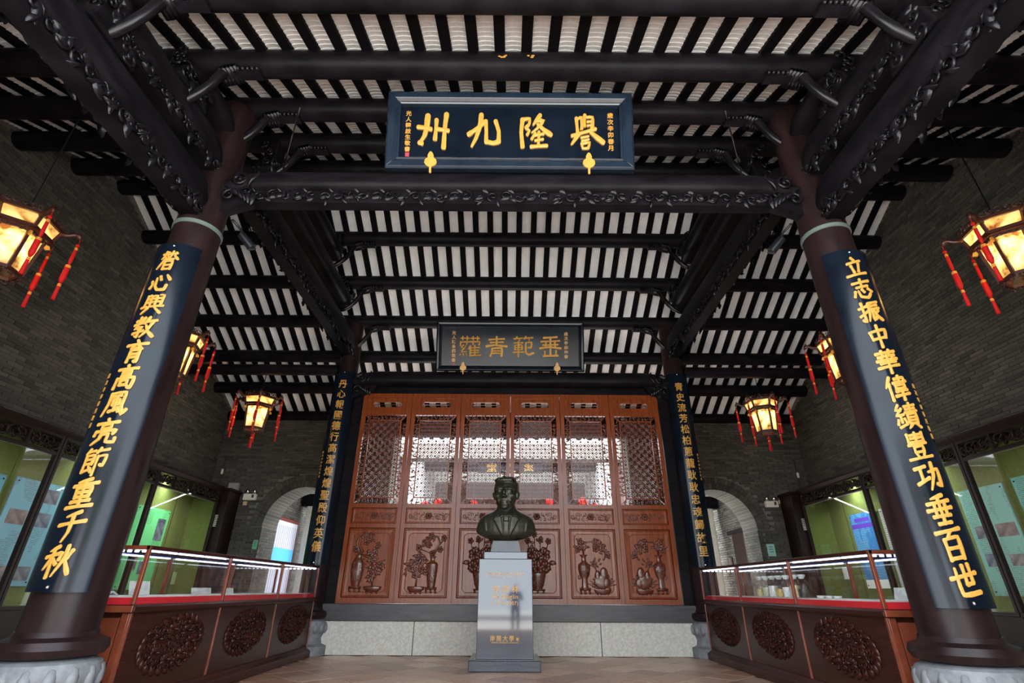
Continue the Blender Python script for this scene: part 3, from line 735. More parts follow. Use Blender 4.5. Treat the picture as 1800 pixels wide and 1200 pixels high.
def ybeam(sx, y0, y1, zc, hz, label, carved=True):
    x = sx*XC; root = empty('truss_beam', (x, (y0+y1)/2, zc-hz), label=label, cat='beam', group='roof truss beams')
    moonbeam((x,y0,zc), (x,y1,zc), hz, .16, M['beam'], 'beam', root, endcurve=.12)
    if carved:
        n = max(4, int((y1-y0)/.13))
        for side in (-1, 1):
            m = MB(); fn = lambda u,v,d: Vector((x+side*(.10+d), u, v))
            for i in range(n):
                u = y0+.1+(y1-y0-.2)*i/(n-1)
                spiral(m, (u, zc-hz-.02), .075, 1.1, i*1.7, .017, fn, 1 if i % 2 else -1); leaf(m, (u, zc-hz+.02), .4+i, .17, .065, .04, fn); leaf(m, (u+.05, zc-hz-.05), 2.4+i*1.9, .14, .055, .04, fn)
            m.build('underside_carving', M['bracket'], root, smooth='all')
        bx('carved_board', x-.09, x+.09, y0+.05, y1-.05, zc-hz-.10, zc-hz+.03, M['beam'], root)
for sx, nm in ((-1,'left'),(1,'right')):
    ybeam(sx, .6, YC1-.15, 4.83, .19, 'lowest beam of the %s front truss running out from the column' % nm)
    ybeam(sx, 2.55, YC1-.15, 5.42, .15, 'middle beam of the %s front truss' % nm, True)
    ybeam(sx, 3.45, YC1-.12, 5.93, .11, 'short top beam of the %s front truss' % nm, False)
    ybeam(sx, YC1+.15, YC2-.15, 5.66, .19, 'lowest beam of the %s main truss between the two columns' % nm)
    ybeam(sx, 5.25, 9.0, 6.28, .15, 'middle beam of the %s main truss' % nm, False)
    ybeam(sx, 6.15, 8.1, 6.85, .13, 'top beam of the %s main truss under the ridge' % nm, False)
    x0, x1 = (-XW+.02, -XC-.2) if sx < 0 else (XC+.2, XW-.02)
    for yy, zz, what in ((YC2, 5.12, 'rear'),):
        t = empty('tie_beam', ((x0+x1)/2, yy, zz-.1), label='tie beam from the %s %s column to the %s side wall' % (what, nm, nm), cat='beam', group='aisle tie beams')
        MB().tube([(x0,yy,zz),(x1,yy,zz)], .115, 20).build('beam', M['beam'], t, smooth=True)

# ------------------------------------------------------------------ purlin brackets and struts
names = {-5:'nearest', -4:'second', -3:'third', -2:'fourth', 1:'fifth', 2:'sixth', 3:'seventh', -1:'ridge-side front', 0:'ridge'}
for k in (-5,-4,-3,-2,1,2,3):
    y = RIDGE_Y+k*PSTEP; z = purlin_z(y)
    for sx, nm in ((-1,'left'),(1,'right')):
        r_ = empty('purlin_bracket', (sx*3.3,y,z-.6), label='curved tusk bracket under the %s purlin from the front, %s side' % (names[k], nm), cat='bracket', group='tusk brackets under the purlins')
        P = [(3.47,z-.72),(3.40,z-.69),(3.29,z-.62),(3.19,z-.50),(3.11,z-.37),(3.04,z-.20)]
        MB().tube([(sx*a,y-.05,b) for a, b in P], [.012,.034,.045,.048,.046,.052], 10).build('tusk', M['bracket'], r_, smooth=True)
        m = MB()
        for j in range(5):
            m.tube([(sx*(3.06-.035*j), y-.10, z-.20+.012*j), (sx*(3.06-.035*j), y+.10, z-.20+.012*j)], .034-.003*abs(j-2), 8)
        m.build('ribbed_block', M['bracket'], r_, smooth='all')
        m = MB().box(min(sx*2.66,sx*3.0), max(sx*2.66,sx*3.0), y-.05, y+.05, z-.19, z-.12)
        for j in range(6): m.ell((sx*(2.94-.05*j), y-.06, z-.15), (.022,.03,.03), 8, 5)
        m.build('fluted_arm', M['bracket'], r_, smooth=True)
        # strut and carved block standing on the truss
        if k == -3 or k == 3: continue
        zb = {-5:5.02, -4:5.57, -2:5.85, 1:6.98, 2:6.43}[k]
        m = MB(); x = sx*XC
        m.rings([[(x+a*w_,y+b*d_,zz) for a,b in ((-1,-1),(1,-1),(1,1),(-1,1))] for zz,w_,d_ in ((zb,.13,.26),(zb+(z-zb)*.35,.11,.2),(zb+(z-zb)*.6,.08,.11),(z-.05,.10,.12))])
        m.build('strut', M['beam'], r_, bevel=.02)
        m = MB()
        for fs in (-1, 1):
            fn = lambda u,v,d: Vector((x+fs*(.11+d), u, v))
            for j in range(5): spiral(m, (y+random.uniform(-.17,.17), zb+.06+random.uniform(0,.6)*(z-zb-.2)), .08, 1.2, random.uniform(0,6), .02, fn, random.choice((-1,1)))
            for j in range(5): leaf(m, (y+random.uniform(-.15,.15), zb+.06+random.uniform(0,.7)*(z-zb-.2)), random.uniform(0,6), .17, .07, .05, fn)
        fn = lambda u,v,d: Vector((u, y-.2-d, v))
        for j in range(5): spiral(m, (x+random.uniform(-.08,.08), zb+.08+.1*j*(z-zb)/.6), .07, 1.2, random.uniform(0,6), .018, fn)
        m.build('strut_carving', M['bracket'], r_, smooth='all')

# ------------------------------------------------------------------ plaques
def plaque(x0, y, z, W, H, tilt, txt, size, gap, label, sigL, sigR, fw, matf):
    t = R(tilt); up = Vector((0,-math.sin(t),math.cos(t))); nr = Vector((0,-math.cos(t),-math.sin(t)))
    O = Vector((x0,y,z)); P = lambda u,v,d: O+Vector((u,0,0))+up*v+nr*d
    root = empty('plaque', O, label=label, cat='plaque', group='black plaques with gilt characters')
    MB().prism([(-W/2+.02,.02),(W/2-.02,.02),(W/2-.02,H-.02),(-W/2+.02,H-.02)], P, 0, .045).build('panel', M['board'], root)
    A = [(-W/2,0),(W/2,0),(W/2,H),(-W/2,H)]
    def ring(ins, d): return [P(u-math.copysign(ins,u), (v+ins) if v == 0 else (v-ins), d) for u, v in A]
    prof = [(0,0),(0,.085),(.022,.105),(fw*.55,.10),(fw*.8,.072),(fw*.86,.085),(fw,.072),(fw,.04)]
    m = MB()
    for k in range(4):       # four mitred mouldings
        j = (k+1) % 4
        MB().rings([[ring(i,d)[k] for i,d in prof], [ring(i,d)[j] for i,d in prof]]).build('frame_moulding', matf, root, bevel=.004)
    N = len(txt)
    for i, ch in enumerate(txt):
        uc = (i-(N-1)/2)*gap
        MB().add(brush(ch, depth=.07), lambda p: P(uc+(p.x-.5)*size[0], H*.50+(p.y-.5)*size[1], .045+p.z*size[0])).build('character', M['gold'], root)
    for s, uc, vt, cs in ((sigL[0], sigL[1], sigL[2], sigL[3]), (sigR[0], sigR[1], sigR[2], sigR[3])):
        m = MB()
        for i, ch in enumerate(s):
            m.add(glyph(ch, .014, .05), lambda p: P(uc+(p.x-.5)*cs, vt-i*cs*1.12+(p.y-.5)*cs, .045+p.z*cs))
        m.build('signature', M['gold'], root)
    m = MB(); u = sigL[1]; v = sigL[2]-len(sigL[0])*sigL[3]*1.12
    m.prism([(u-.02,v-.03),(u+.025,v-.03),(u+.025,v+.03),(u-.02,v+.03)], P, .045, .049); m.build('red_seal', mat('red_seal_ink', (.35,.03,.05), .6), root)
    for sx in (-1, 1):       # gourd-shaped hooks holding the foot of the plaque
        u = sx*W*.315; m = MB()
        prof = [(.012,-.10),(.012,-.03),(.045,-.015),(.07,.02),(.062,.06),(.03,.085),(.035,.105),(.02,.14),(.004,.155)]
        m.prism([(a,b) for a,b in prof]+[(-a,b) for a,b in reversed(prof)], lambda a,b,d: P(u+a, b+.03, d), .10, .125)
        m.build('gourd_hook', M['gold'], root, bevel=.006)
    return root
plaque(-.03, 4.24, 5.20, 2.78, .95, 16, '州九隆譽', (.37,.44), .58, 'large plaque with four bold gilt characters on the front lintel', ('光人韓啟生敬書',-1.155,.70,.066), ('歲次辛卯春月',1.14,.69,.072), .15, M['frame'])
plaque(-.02, 9.62, 5.04, 3.06, 1.03, 18, '蘿青範垂', (.45,.44), .555, 'smaller plaque with square gilt script above the carved doors', ('光人陳永鏘敬書',-1.17,.80,.085), ('歲次辛卯仲春',1.16,.79,.085), .11, M['board'])

for sx, nm in ((-1,'left'),(1,'right')):
    r_ = empty('hanger_rod', (sx*2.62,4.30,5.26), label='thin iron rod rising from the front lintel to the roof, %s side' % nm, cat='rod', group='iron hanger rods')
    MB().tube([(sx*2.62,4.30,5.24),(sx*2.62,4.30,6.3)], .008, 6).build('rod', M['chrome'], r_, smooth=True)
# ------------------------------------------------------------------ six carved doors
DW = 1.008; DX0 = -3.03; ST = .075
ZR = dict(b=.76, lp0=.85, lp1=2.0, wp0=2.075, wp1=2.355, la0=2.43, la1=4.16, sl0=4.25, sl1=4.52, t=4.62)
fwF = lambda u,v,d: Vector((u, -d, v))     # relief plane: front faces -y
def lattice_mb(w_, h_):
    """geometric lattice: diagonals, small squares and crosses; centred"""
    m = MB(); nx = 8; p = w_/nx; ny = int(round(h_/p)); p2 = h_/ny; t = .0055
    for i in range(nx):
        for j in range(ny):
            cx, cy = -w_/2+(i+.5)*p, -h_/2+(j+.5)*p2; a, b = p*.5, p2*.5
            if (i+j) % 2 == 0:
                for q in ((-1,-1),(1,-1),(1,1),(-1,1)):
                    m.bar((cx+q[0]*a*.0+q[0]*a*.30, 0, cy+q[1]*b*.30), (cx+q[0]*a*1.0, 0, cy+q[1]*b*1.0), t*2, .018, (0,1,0))
                d = [(0,-.52),(.52,0),(0,.52),(-.52,0)]
            else:
                d = [(0,-.9),(.9,0),(0,.9),(-.9,0)]
            for k in range(4):
                u0, v0 = d[k]; u1, v1 = d[(k+1) % 4]
                m.bar((cx+u0*a,0,cy+v0*b), (cx+u1*a,0,cy+v1*b), t*2, .016, (0,1,0))
            m.bar((cx-a,0,cy), (cx+a,0,cy), t*1.3, .012, (0,1,0)); m.bar((cx,0,cy-b), (cx,0,cy+b), t*1.3, .012, (0,1,0))
    return m
def fret_mb(w_, h_, bw):
    m = MB(); rng = random.Random(5)
    def run(u0, v0, u1, v1, n):
        for i in range(n):
            t = (i+.5)/n; c = (u0+(u1-u0)*t, v0+(v1-v0)*t)
            spiral(m, c, bw*.46, 1.2, rng.uniform(0,6), .008, fwF, 1 if i % 2 else -1, 9)
            leaf(m, (c[0]-bw*.2,c[1]-bw*.2), rng.uniform(0,6), bw*.8, bw*.3, .012, fwF)
            q = rng.uniform(-.3,.3)*bw
            if abs(u1-u0) > abs(v1-v0): m.bar((c[0]+q,0,c[1]-bw*.5), (c[0]-q,0,c[1]+bw*.5), .012, .016, (0,1,0))
            else: m.bar((c[0]-bw*.5,0,c[1]+q), (c[0]+bw*.5,0,c[1]-q), .012, .016, (0,1,0))
    a, b = w_/2-bw/2, h_/2-bw/2
    run(-a,b,a,b,9); run(-a,-b,a,-b,9); run(-a,-b+bw,-a,b-bw,18); run(a,-b+bw,a,b-bw,18)
    return m
def branch(m, pts, r, fn, n=5):
    m.tube([fn(u,v,r*.6) for u,v in pts], [r*(1-.5*i/len(pts)) for i in range(len(pts))], n)
def pottery(m, prof, c, fn, depth=.5):
    """half-round vase in relief; prof [(half width, height)]"""
    rs = []
    for hw, z in prof:
        rs.append([fn(c[0]-hw*math.cos(PI*k/8), c[1]+z, hw*depth*math.sin(PI*k/8)) for k in range(9)])
    m.rings(rs, closed=False)
def stand(m, c, w_, h_, fn):
    m.prism([(-w_/2,h_*.6),(w_/2,h_*.6),(w_/2*1.1,h_),(-w_/2*1.1,h_)], lambda u,v,d: fn(c[0]+u,c[1]+v,d), 0, .03)
    for s in (-1,0,1): m.prism([(s*w_*.42-.012,0),(s*w_*.42+.02,0),(s*w_*.42+.012,h_*.62),(s*w_*.42-.02,h_*.62)], lambda u,v,d: fn(c[0]+u,c[1]+v,d), 0, .025)
def carving(kind):
    """lower-panel relief, centred on the panel; u right, v up"""
    m = MB(); fn = fwF; rng = random.Random(kind+11); L = lambda *a: leaf(m, *a, fn)
    def spray(c, n, r, s=.07):
        for _ in range(n):
            a = rng.uniform(0,2*PI); q = r*math.sqrt(rng.random()); L((c[0]+q*math.cos(a), c[1]+q*math.sin(a)), rng.uniform(0,2*PI), s*rng.uniform(.7,1.2), s*.5, .022)
    if kind == 0:      # leaning jar with plum branch, basin with flowering shrub
        pottery(m, [(.06,0),(.09,.08),(.115,.22),(.11,.34),(.07,.42),(.045,.45),(.06,.48)], (-.19,-.37), fn)
        scrollfield(m, lambda u,v: abs(u+.19) < .085 and -.3 < v < .0, -.28,-.1,-.3,.02,.05,.007, lambda u,v,d: fn(u,v,d+.04), 2)
        stand(m, (-.19,-.46), .2, .09, fn)
        branch(m, [(-.19,.1),(-.21,.2),(-.25,.3),(-.21,.41),(-.12,.44),(-.03,.38)], .02, fn); branch(m, [(-.25,.3),(-.3,.36),(-.31,.43)], .012, fn); branch(m, [(-.2,.14),(-.08,.1),(.06,.16),(.12,.24)], .013, fn)
        for c in ((-.12,.44),(-.04,.38),(-.08,.31),(.0,.43),(.13,.26),(-.17,.17),(-.26,.2)): blossom(m, c, .055, .028, fn)
        spray((-.06,.37), 10, .09); spray((.0,.08), 22, .12, .085); spray((.2,-.06), 12, .09); spray((.1,-.15), 24, .14, .09)
        for c in ((.04,.04),(.2,-.04),(.08,-.18),(.0,.1)): blossom(m, c, .06, .03, fn)
        branch(m, [(.1,-.38),(.1,-.28),(.08,-.15),(.04,0)], .018, fn); branch(m, [(.1,-.28),(.17,-.18),(.21,-.06)], .014, fn)
        pottery(m, [(.10,0),(.15,.03),(.16,.07),(.14,.08)], (.11,-.45), fn, .3); stand(m, (.11,-.48), .2, .04, fn)
    elif kind == 1:    # shrub in a basin, tall square-shouldered vase with magnolia
        pottery(m, [(.065,0),(.075,.06),(.095,.24),(.10,.34),(.09,.37),(.045,.39),(.04,.44),(.065,.47)], (.13,-.38), fn)
        scrollfield(m, lambda u,v: abs(u-.13) < .07 and -.33 < v < -.05, .05,.21,-.33,-.04,.05,.006, lambda u,v,d: fn(u,v,d+.04), 4)
        stand(m, (.13,-.47), .19, .09, fn)
        branch(m, [(.13,.09),(.18,.2),(.24,.3),(.2,.4),(.1,.42),(.0,.36)], .022, fn); branch(m, [(.24,.28),(.29,.34),(.3,.42)], .013, fn); branch(m, [(.12,.12),(.0,.17),(-.1,.2)], .012, fn)
        for c in ((.02,.36),(.0,.3),(.05,.27),(.08,.42),(.12,.14),(.25,.2),(.31,.38),(-.13,.22)): blossom(m, c, .055, .03, fn)
        spray((.02,.33), 12, .09); spray((-.13,.2), 6, .06); spray((-.12,-.06), 60, .17, .085); spray((-.08,.05), 18, .1); spray((-.28,-.12), 10, .07)
        for c in ((-.24,-.1),(-.06,-.1),(-.12,.03),(-.16,-.2)): blossom(m, c, .06, .03, fn)
        branch(m, [(-.13,-.38),(-.13,-.26),(-.12,-.1),(-.1,.05)], .018, fn)
        pottery(m, [(.09,0),(.14,.03),(.15,.07),(.13,.08)], (-.13,-.45), fn, .3); stand(m, (-.13,-.48), .2, .04, fn)
    elif kind == 3:    # round vase on a foot with a drooping spray, planted rock beside it
        pottery(m, [(.07,0),(.055,.03),(.052,.12),(.05,.14),(.085,.19),(.108,.29),(.10,.36),(.045,.40),(.038,.47),(.075,.51)], (-.17,-.38), fn)
        scrollfield(m, lambda u,v: (u+.17)**2+(v+.1)**2 < .0075, -.28,-.06,-.2,.0,.045,.006, lambda u,v,d: fn(u,v,d+.045), 12)
        spiral(m, (-.25,-.22), .04, 1.2, 1, .012, fn); stand(m, (-.17,-.47), .18, .09, fn)
        branch(m, [(-.17,.12),(-.16,.24),(-.1,.33),(.02,.34),(.14,.27),(.24,.17),(.3,.08)], .016, fn); branch(m, [(-.17,.14),(-.2,.28),(-.2,.4)], .013, fn)
        spray((-.2,.26), 26, .1, .08); spray((.1,.27), 22, .1, .08); spray((.24,.15), 10, .07)
        for c in ((-.22,.34),(-.16,.25),(-.26,.22),(.08,.3),(.16,.24),(.05,.22),(.25,.13)): blossom(m, c, .055, .03, fn)
        for c, r in (((.12,-.28),(.13,.02,.12)),((.17,-.16),(.07,.02,.1)),((.06,-.2),(.05,.02,.09)),((.2,-.3),(.08,.02,.08))): m.ell((c[0],-.012,c[1]), r, 12, 7)
        branch(m, [(.05,-.2),(.03,-.05),(.06,.02)], .012, fn); spray((.05,-.03), 12, .07); spray((.13,-.34), 26, .16, .08)
        for a in (.1,.5,2.6,3.0): L((.13+.1*math.cos(a),-.34), a, .17, .03, .02)
        pottery(m, [(.11,0),(.15,.03),(.15,.06)], (.13,-.46), fn, .25); stand(m, (.13,-.48), .22, .03, fn)
    else:              # round pot of peonies and lotus
        pottery(m, [(.08,0),(.11,.07),(.14,.2),(.15,.25),(.13,.26)], (0,-.40), fn)
        scrollfield(m, lambda u,v: abs(u) < .11 and -.36 < v < -.2, -.12,.12,-.36,-.18,.05,.007, lambda u,v,d: fn(u,v,d+.05), 6)
        stand(m, (0,-.46), .24, .06, fn)
        for c, r in (((-.12,.13),.11),((.1,.15),.1),((.0,.05),.11),((-.14,-.06),.1),((.13,-.03),.1),((.0,-.1),.1)): blossom(m, c, r, .05, fn, 7); blossom(m, c, r*.55, .07, fn, 5, .5)
        spray((0,0), 46, .24, .1); spray((0,.2), 14, .16, .09)
        for x, h in ((-.2,.32),(-.06,.34),(.05,.43),(.17,.33)):
            branch(m, [(x*.4,.05),(x*.8,.2),(x,h)], .011, fn); blossom(m, (x,h+.02), .055, .04, fn)
        for c in ((-.2,-.15),(.2,-.14),(-.22,.03),(.22,.04)): L(c, rng.uniform(0,6), .13, .06, .03)
    return m
KIND = [0,1,2,2,3,3]
WORD = ['leaning jar and basin, far left', 'basin and tall vase, second from left', 'peony pot left of the bust', 'peony pot right of the bust', 'round vase left of a rock, second from right', 'round vase right of a rock, far right']
dshare = {}
def share(key, mk, name, mat_, parent, at_, mirror=False, smooth=False, kind=None):
    """one mesh shared by every door; at_ is the world place of its centre"""
    if key not in dshare:
        me, c = mk().mesh(name, mat_, smooth); dshare[key] = (me, c)
    me, c = dshare[key]
    o = bpy.data.objects.new(name, me); COL.objects.link(o); o.parent = parent
    L = Vector(at_)+Vector((-c.x if mirror else c.x, c.y, c.z)); ORG[o] = L
    o.location = L-ORG[parent]
    if mirror: o.scale = (-1,1,1)
    if kind: o['kind'] = kind
    return o
for i in range(6):
    x0 = DX0+DW*i; x1 = x0+DW; cx = (x0+x1)/2; y = YD; mir = i in (3,5)
    d = empty('door_%d' % (i+1), (cx,y,.76), label='carved red wood lattice door with %s' % WORD[i], cat='door', kind='structure', group='six carved lattice doors')
    a, b = x0+.006, x1-.006
    P_ = lambda mk, key, name, mat_, pos, **k: share(key, mk, name, mat_, d, pos, **k)
    for s in (a+ST/2, b-ST/2):
        P_(lambda: MB().box(-ST/2,ST/2,-.035,.035,.765,4.615), 'stile', 'stile', M['redwood'], (s,y,0))
    w_ = b-a-2*ST
    for k, (z0, z1) in enumerate(((.765,ZR['lp0']),(ZR['lp1'],ZR['wp0']),(ZR['wp1'],ZR['la0']),(ZR['la1'],ZR['sl0']),(ZR['sl1'],4.615))):
        P_(lambda: MB().box(-w_/2,w_/2,-.033,.033,z0,z1), 'rail%d' % k, 'rail', M['redwood'], (cx,y,0))
    # lower panel: raised field with a canted border, carved flowers on it
    def lowp():
        h = ZR['lp1']-ZR['lp0']; m = MB(); W = w_/2
        rs = [[(-W+q,-dy,ZR['lp0']+q),(W-q,-dy,ZR['lp0']+q),(W-q,-dy,ZR['lp1']-q),(-W+q,-dy,ZR['lp1']-q)] for q, dy in ((0,-.02),(0,.0),(.018,.024),(.026,.024),(.04,.008),(.10,.004))]
        m.rings(rs); return m
    lp = P_(lowp, 'lowp', 'lower_panel', M['redwood'], (cx,y,0))
    def bead():
        m = MB(); W, z0, z1, c_ = w_/2-.095, ZR['lp0']+.09, ZR['lp1']-.09, .05
        q = [(-W+c_,z0),(W-c_,z0),(W,z0+c_),(W,z1-c_),(W-c_,z1),(-W+c_,z1),(-W,z1-c_),(-W,z0+c_)]
        for k in range(8):
            (u0,v0),(u1,v1) = q[k], q[(k+1) % 8]; m.tube([(u0,-.006,v0),(u1,-.006,v1)], .007, 6)
        return m
    ORG[lp] = ORG[lp]
    share('bead', bead, 'border_bead', M['redwood'], lp, (cx,y,0))
    kd = KIND[i]
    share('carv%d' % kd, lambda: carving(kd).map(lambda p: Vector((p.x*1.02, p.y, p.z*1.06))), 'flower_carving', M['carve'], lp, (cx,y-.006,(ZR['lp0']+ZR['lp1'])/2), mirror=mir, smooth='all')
    # waist panel with scrollwork
    def waist():
        W = w_/2; m = MB(); m.rings([[(-W+q,-dy,ZR['wp0']+q),(W-q,-dy,ZR['wp0']+q),(W-q,-dy,ZR['wp1']-q),(-W+q,-dy,ZR['wp1']-q)] for q, dy in ((0,-.02),(0,0),(.012,.02),(.02,.02),(.032,.006),(.05,.004))]); return m
    wp = P_(waist, 'waist', 'waist_panel', M['redwood'], (cx,y,0))
    def wcarve():
        m = MB(); W = w_/2-.09
        scrollfield(m, lambda u,v: abs(u) < W and abs(v) < .062, -W, W, -.075, .09, .075, .0075, fwF, 9)
        for s in (-1,1): spiral(m, (s*W,0), .05, 1.3, 0, .009, fwF, s)
        blossom(m, (0,0), .06, .03, fwF, 6); return m
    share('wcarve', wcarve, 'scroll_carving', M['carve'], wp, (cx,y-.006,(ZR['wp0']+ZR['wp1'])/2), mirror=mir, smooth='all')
    # lattice light with a fretwork border
    lw, lh, bw = w_, ZR['la1']-ZR['la0'], .098; zc = (ZR['la0']+ZR['la1'])/2
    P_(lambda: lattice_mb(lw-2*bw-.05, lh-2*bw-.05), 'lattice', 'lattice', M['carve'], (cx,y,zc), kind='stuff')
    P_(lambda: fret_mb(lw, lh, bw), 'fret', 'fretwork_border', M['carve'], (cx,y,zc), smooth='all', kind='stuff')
    def inner():
        m = MB(); W, H = lw/2-bw-.012, lh/2-bw-.012
        for u0,v0,u1,v1 in ((-W,-H,W,-H),(W,-H,W,H),(W,H,-W,H),(-W,H,-W,-H)): m.bar((u0,0,v0),(u1,0,v1),.024,.034,(0,1,0))
        for s in (-1,1):
            for t in (-1,1): m.bar((s*W,0,t*H),(s*lw/2,0,t*lh/2),.012,.02,(0,1,0))
        return m
    P_(inner, 'inner', 'inner_frame', M['redwood'], (cx,y-.008,zc))
    # top panel with a rounded slot
    def slot():
        m = MB(); W = w_/2; z0, z1 = ZR['sl0'], ZR['sl1']; zc_ = (z0+z1)/2; hw, hh = .30, .055
        m.box(-W,W,-.018,.018,z0,zc_-hh); m.box(-W,W,-.018,.018,zc_+hh,z1); m.box(-W,-hw,-.018,.018,zc_-hh,zc_+hh); m.box(hw,W,-.018,.018,zc_-hh,zc_+hh)
        for s in (-1,1):
            for t in (-1,1): m.prism([(s*hw,zc_+t*hh),(s*(hw-.05),zc_+t*hh),(s*(hw-.02),zc_+t*hh*.55),(s*hw,zc_)], lambda u,v,dd: (u,dd,v), -.016, .016)
        return m
    P_(slot, 'slot', 'top_panel', M['redwood'], (cx,y,0))
    def slotrim():
        m = MB(); zc_ = (ZR['sl0']+ZR['sl1'])/2; m.bar((-.30,0,zc_),(.30,0,zc_),.008,.012,(0,1,0))
        for s in (-1,1): m.bar((s*.2,0,zc_-.05),(s*.2,0,zc_+.05),.008,.012,(0,1,0)); spiral(m, (s*.26,zc_), .03, 1, 0, .006, fwF, s)
        return m
    P_(slotrim, 'slotrim', 'slot_fret', M['carve'], (cx,y,0))
# knobs and hinges are not in view on these leaves

# ------------------------------------------------------------------ pedestal
px, py = -.06, 8.40
ped = empty('pedestal', (px,py,0), label='polished grey granite pedestal with gilt lettering under the bust', cat='pedestal')
hw = .49
bx('base_slab', px-hw, px+hw, py-.43, py+.43, 0, .135, M['granite'], ped, bevel=.012)
MB().rings([[(px+a*s,py+b*.30*s/.395,z) for a,b in ((-1,-1),(1,-1),(1,1),(-1,1))] for z,s in ((.135,.395),(1.40,.39))]).build('shaft', M['granite'], ped, bevel=.006)
bx('top_slab', px-.325, px+.325, py-.24, py+.24, 1.40, 1.50, M['granite'], ped, bevel=.006)
MB().rings([[(px+a*s,py+b*t,z) for a,b in ((-1,-1),(1,-1),(1,1),(-1,1))] for z,s,t in ((1.50,.235,.17),(1.665,.20,.14))]).build('neck_block', M['granite_top'], ped, bevel=.006)
ST_ = lambda g, z: g.map(lambda p: Vector((px+p.x, py-.302-p.z*.3, z+p.y)))
def cjk_line(s, size, adv):
    m = MB(); n = len(s)
    for i, ch in enumerate(s): m.add(glyph(ch, .012, .03), lambda p: Vector(((i-(n-1)/2)*adv+(p.x-.5)*size, (p.y-.5)*size, p.z*size)))
    return m
for s, z in ((cjk_line('中國科學院院士離子交換之父', .038, .044), 1.20), (text_line('FATHER OF ION EXCHANGE RESIN IN CHINA', .021), 1.150),
             (cjk_line('何炳林', .105, .14), 1.00), (text_line('He Binglin', .085), .875), (text_line('(1918-2007)', .068, adv=.54), .795),
             (cjk_line('南開大學', .075, .088).map(lambda p: p+Vector((-.04,0,0))).add(cjk_line('贈', .045, .05), lambda p: p+Vector((.175,-.01,0))), .385), (text_line('NANKAI UNIVERSITY DONATED', .024), .325)):
    ST_(s, z).build('lettering', M['gold'], ped)

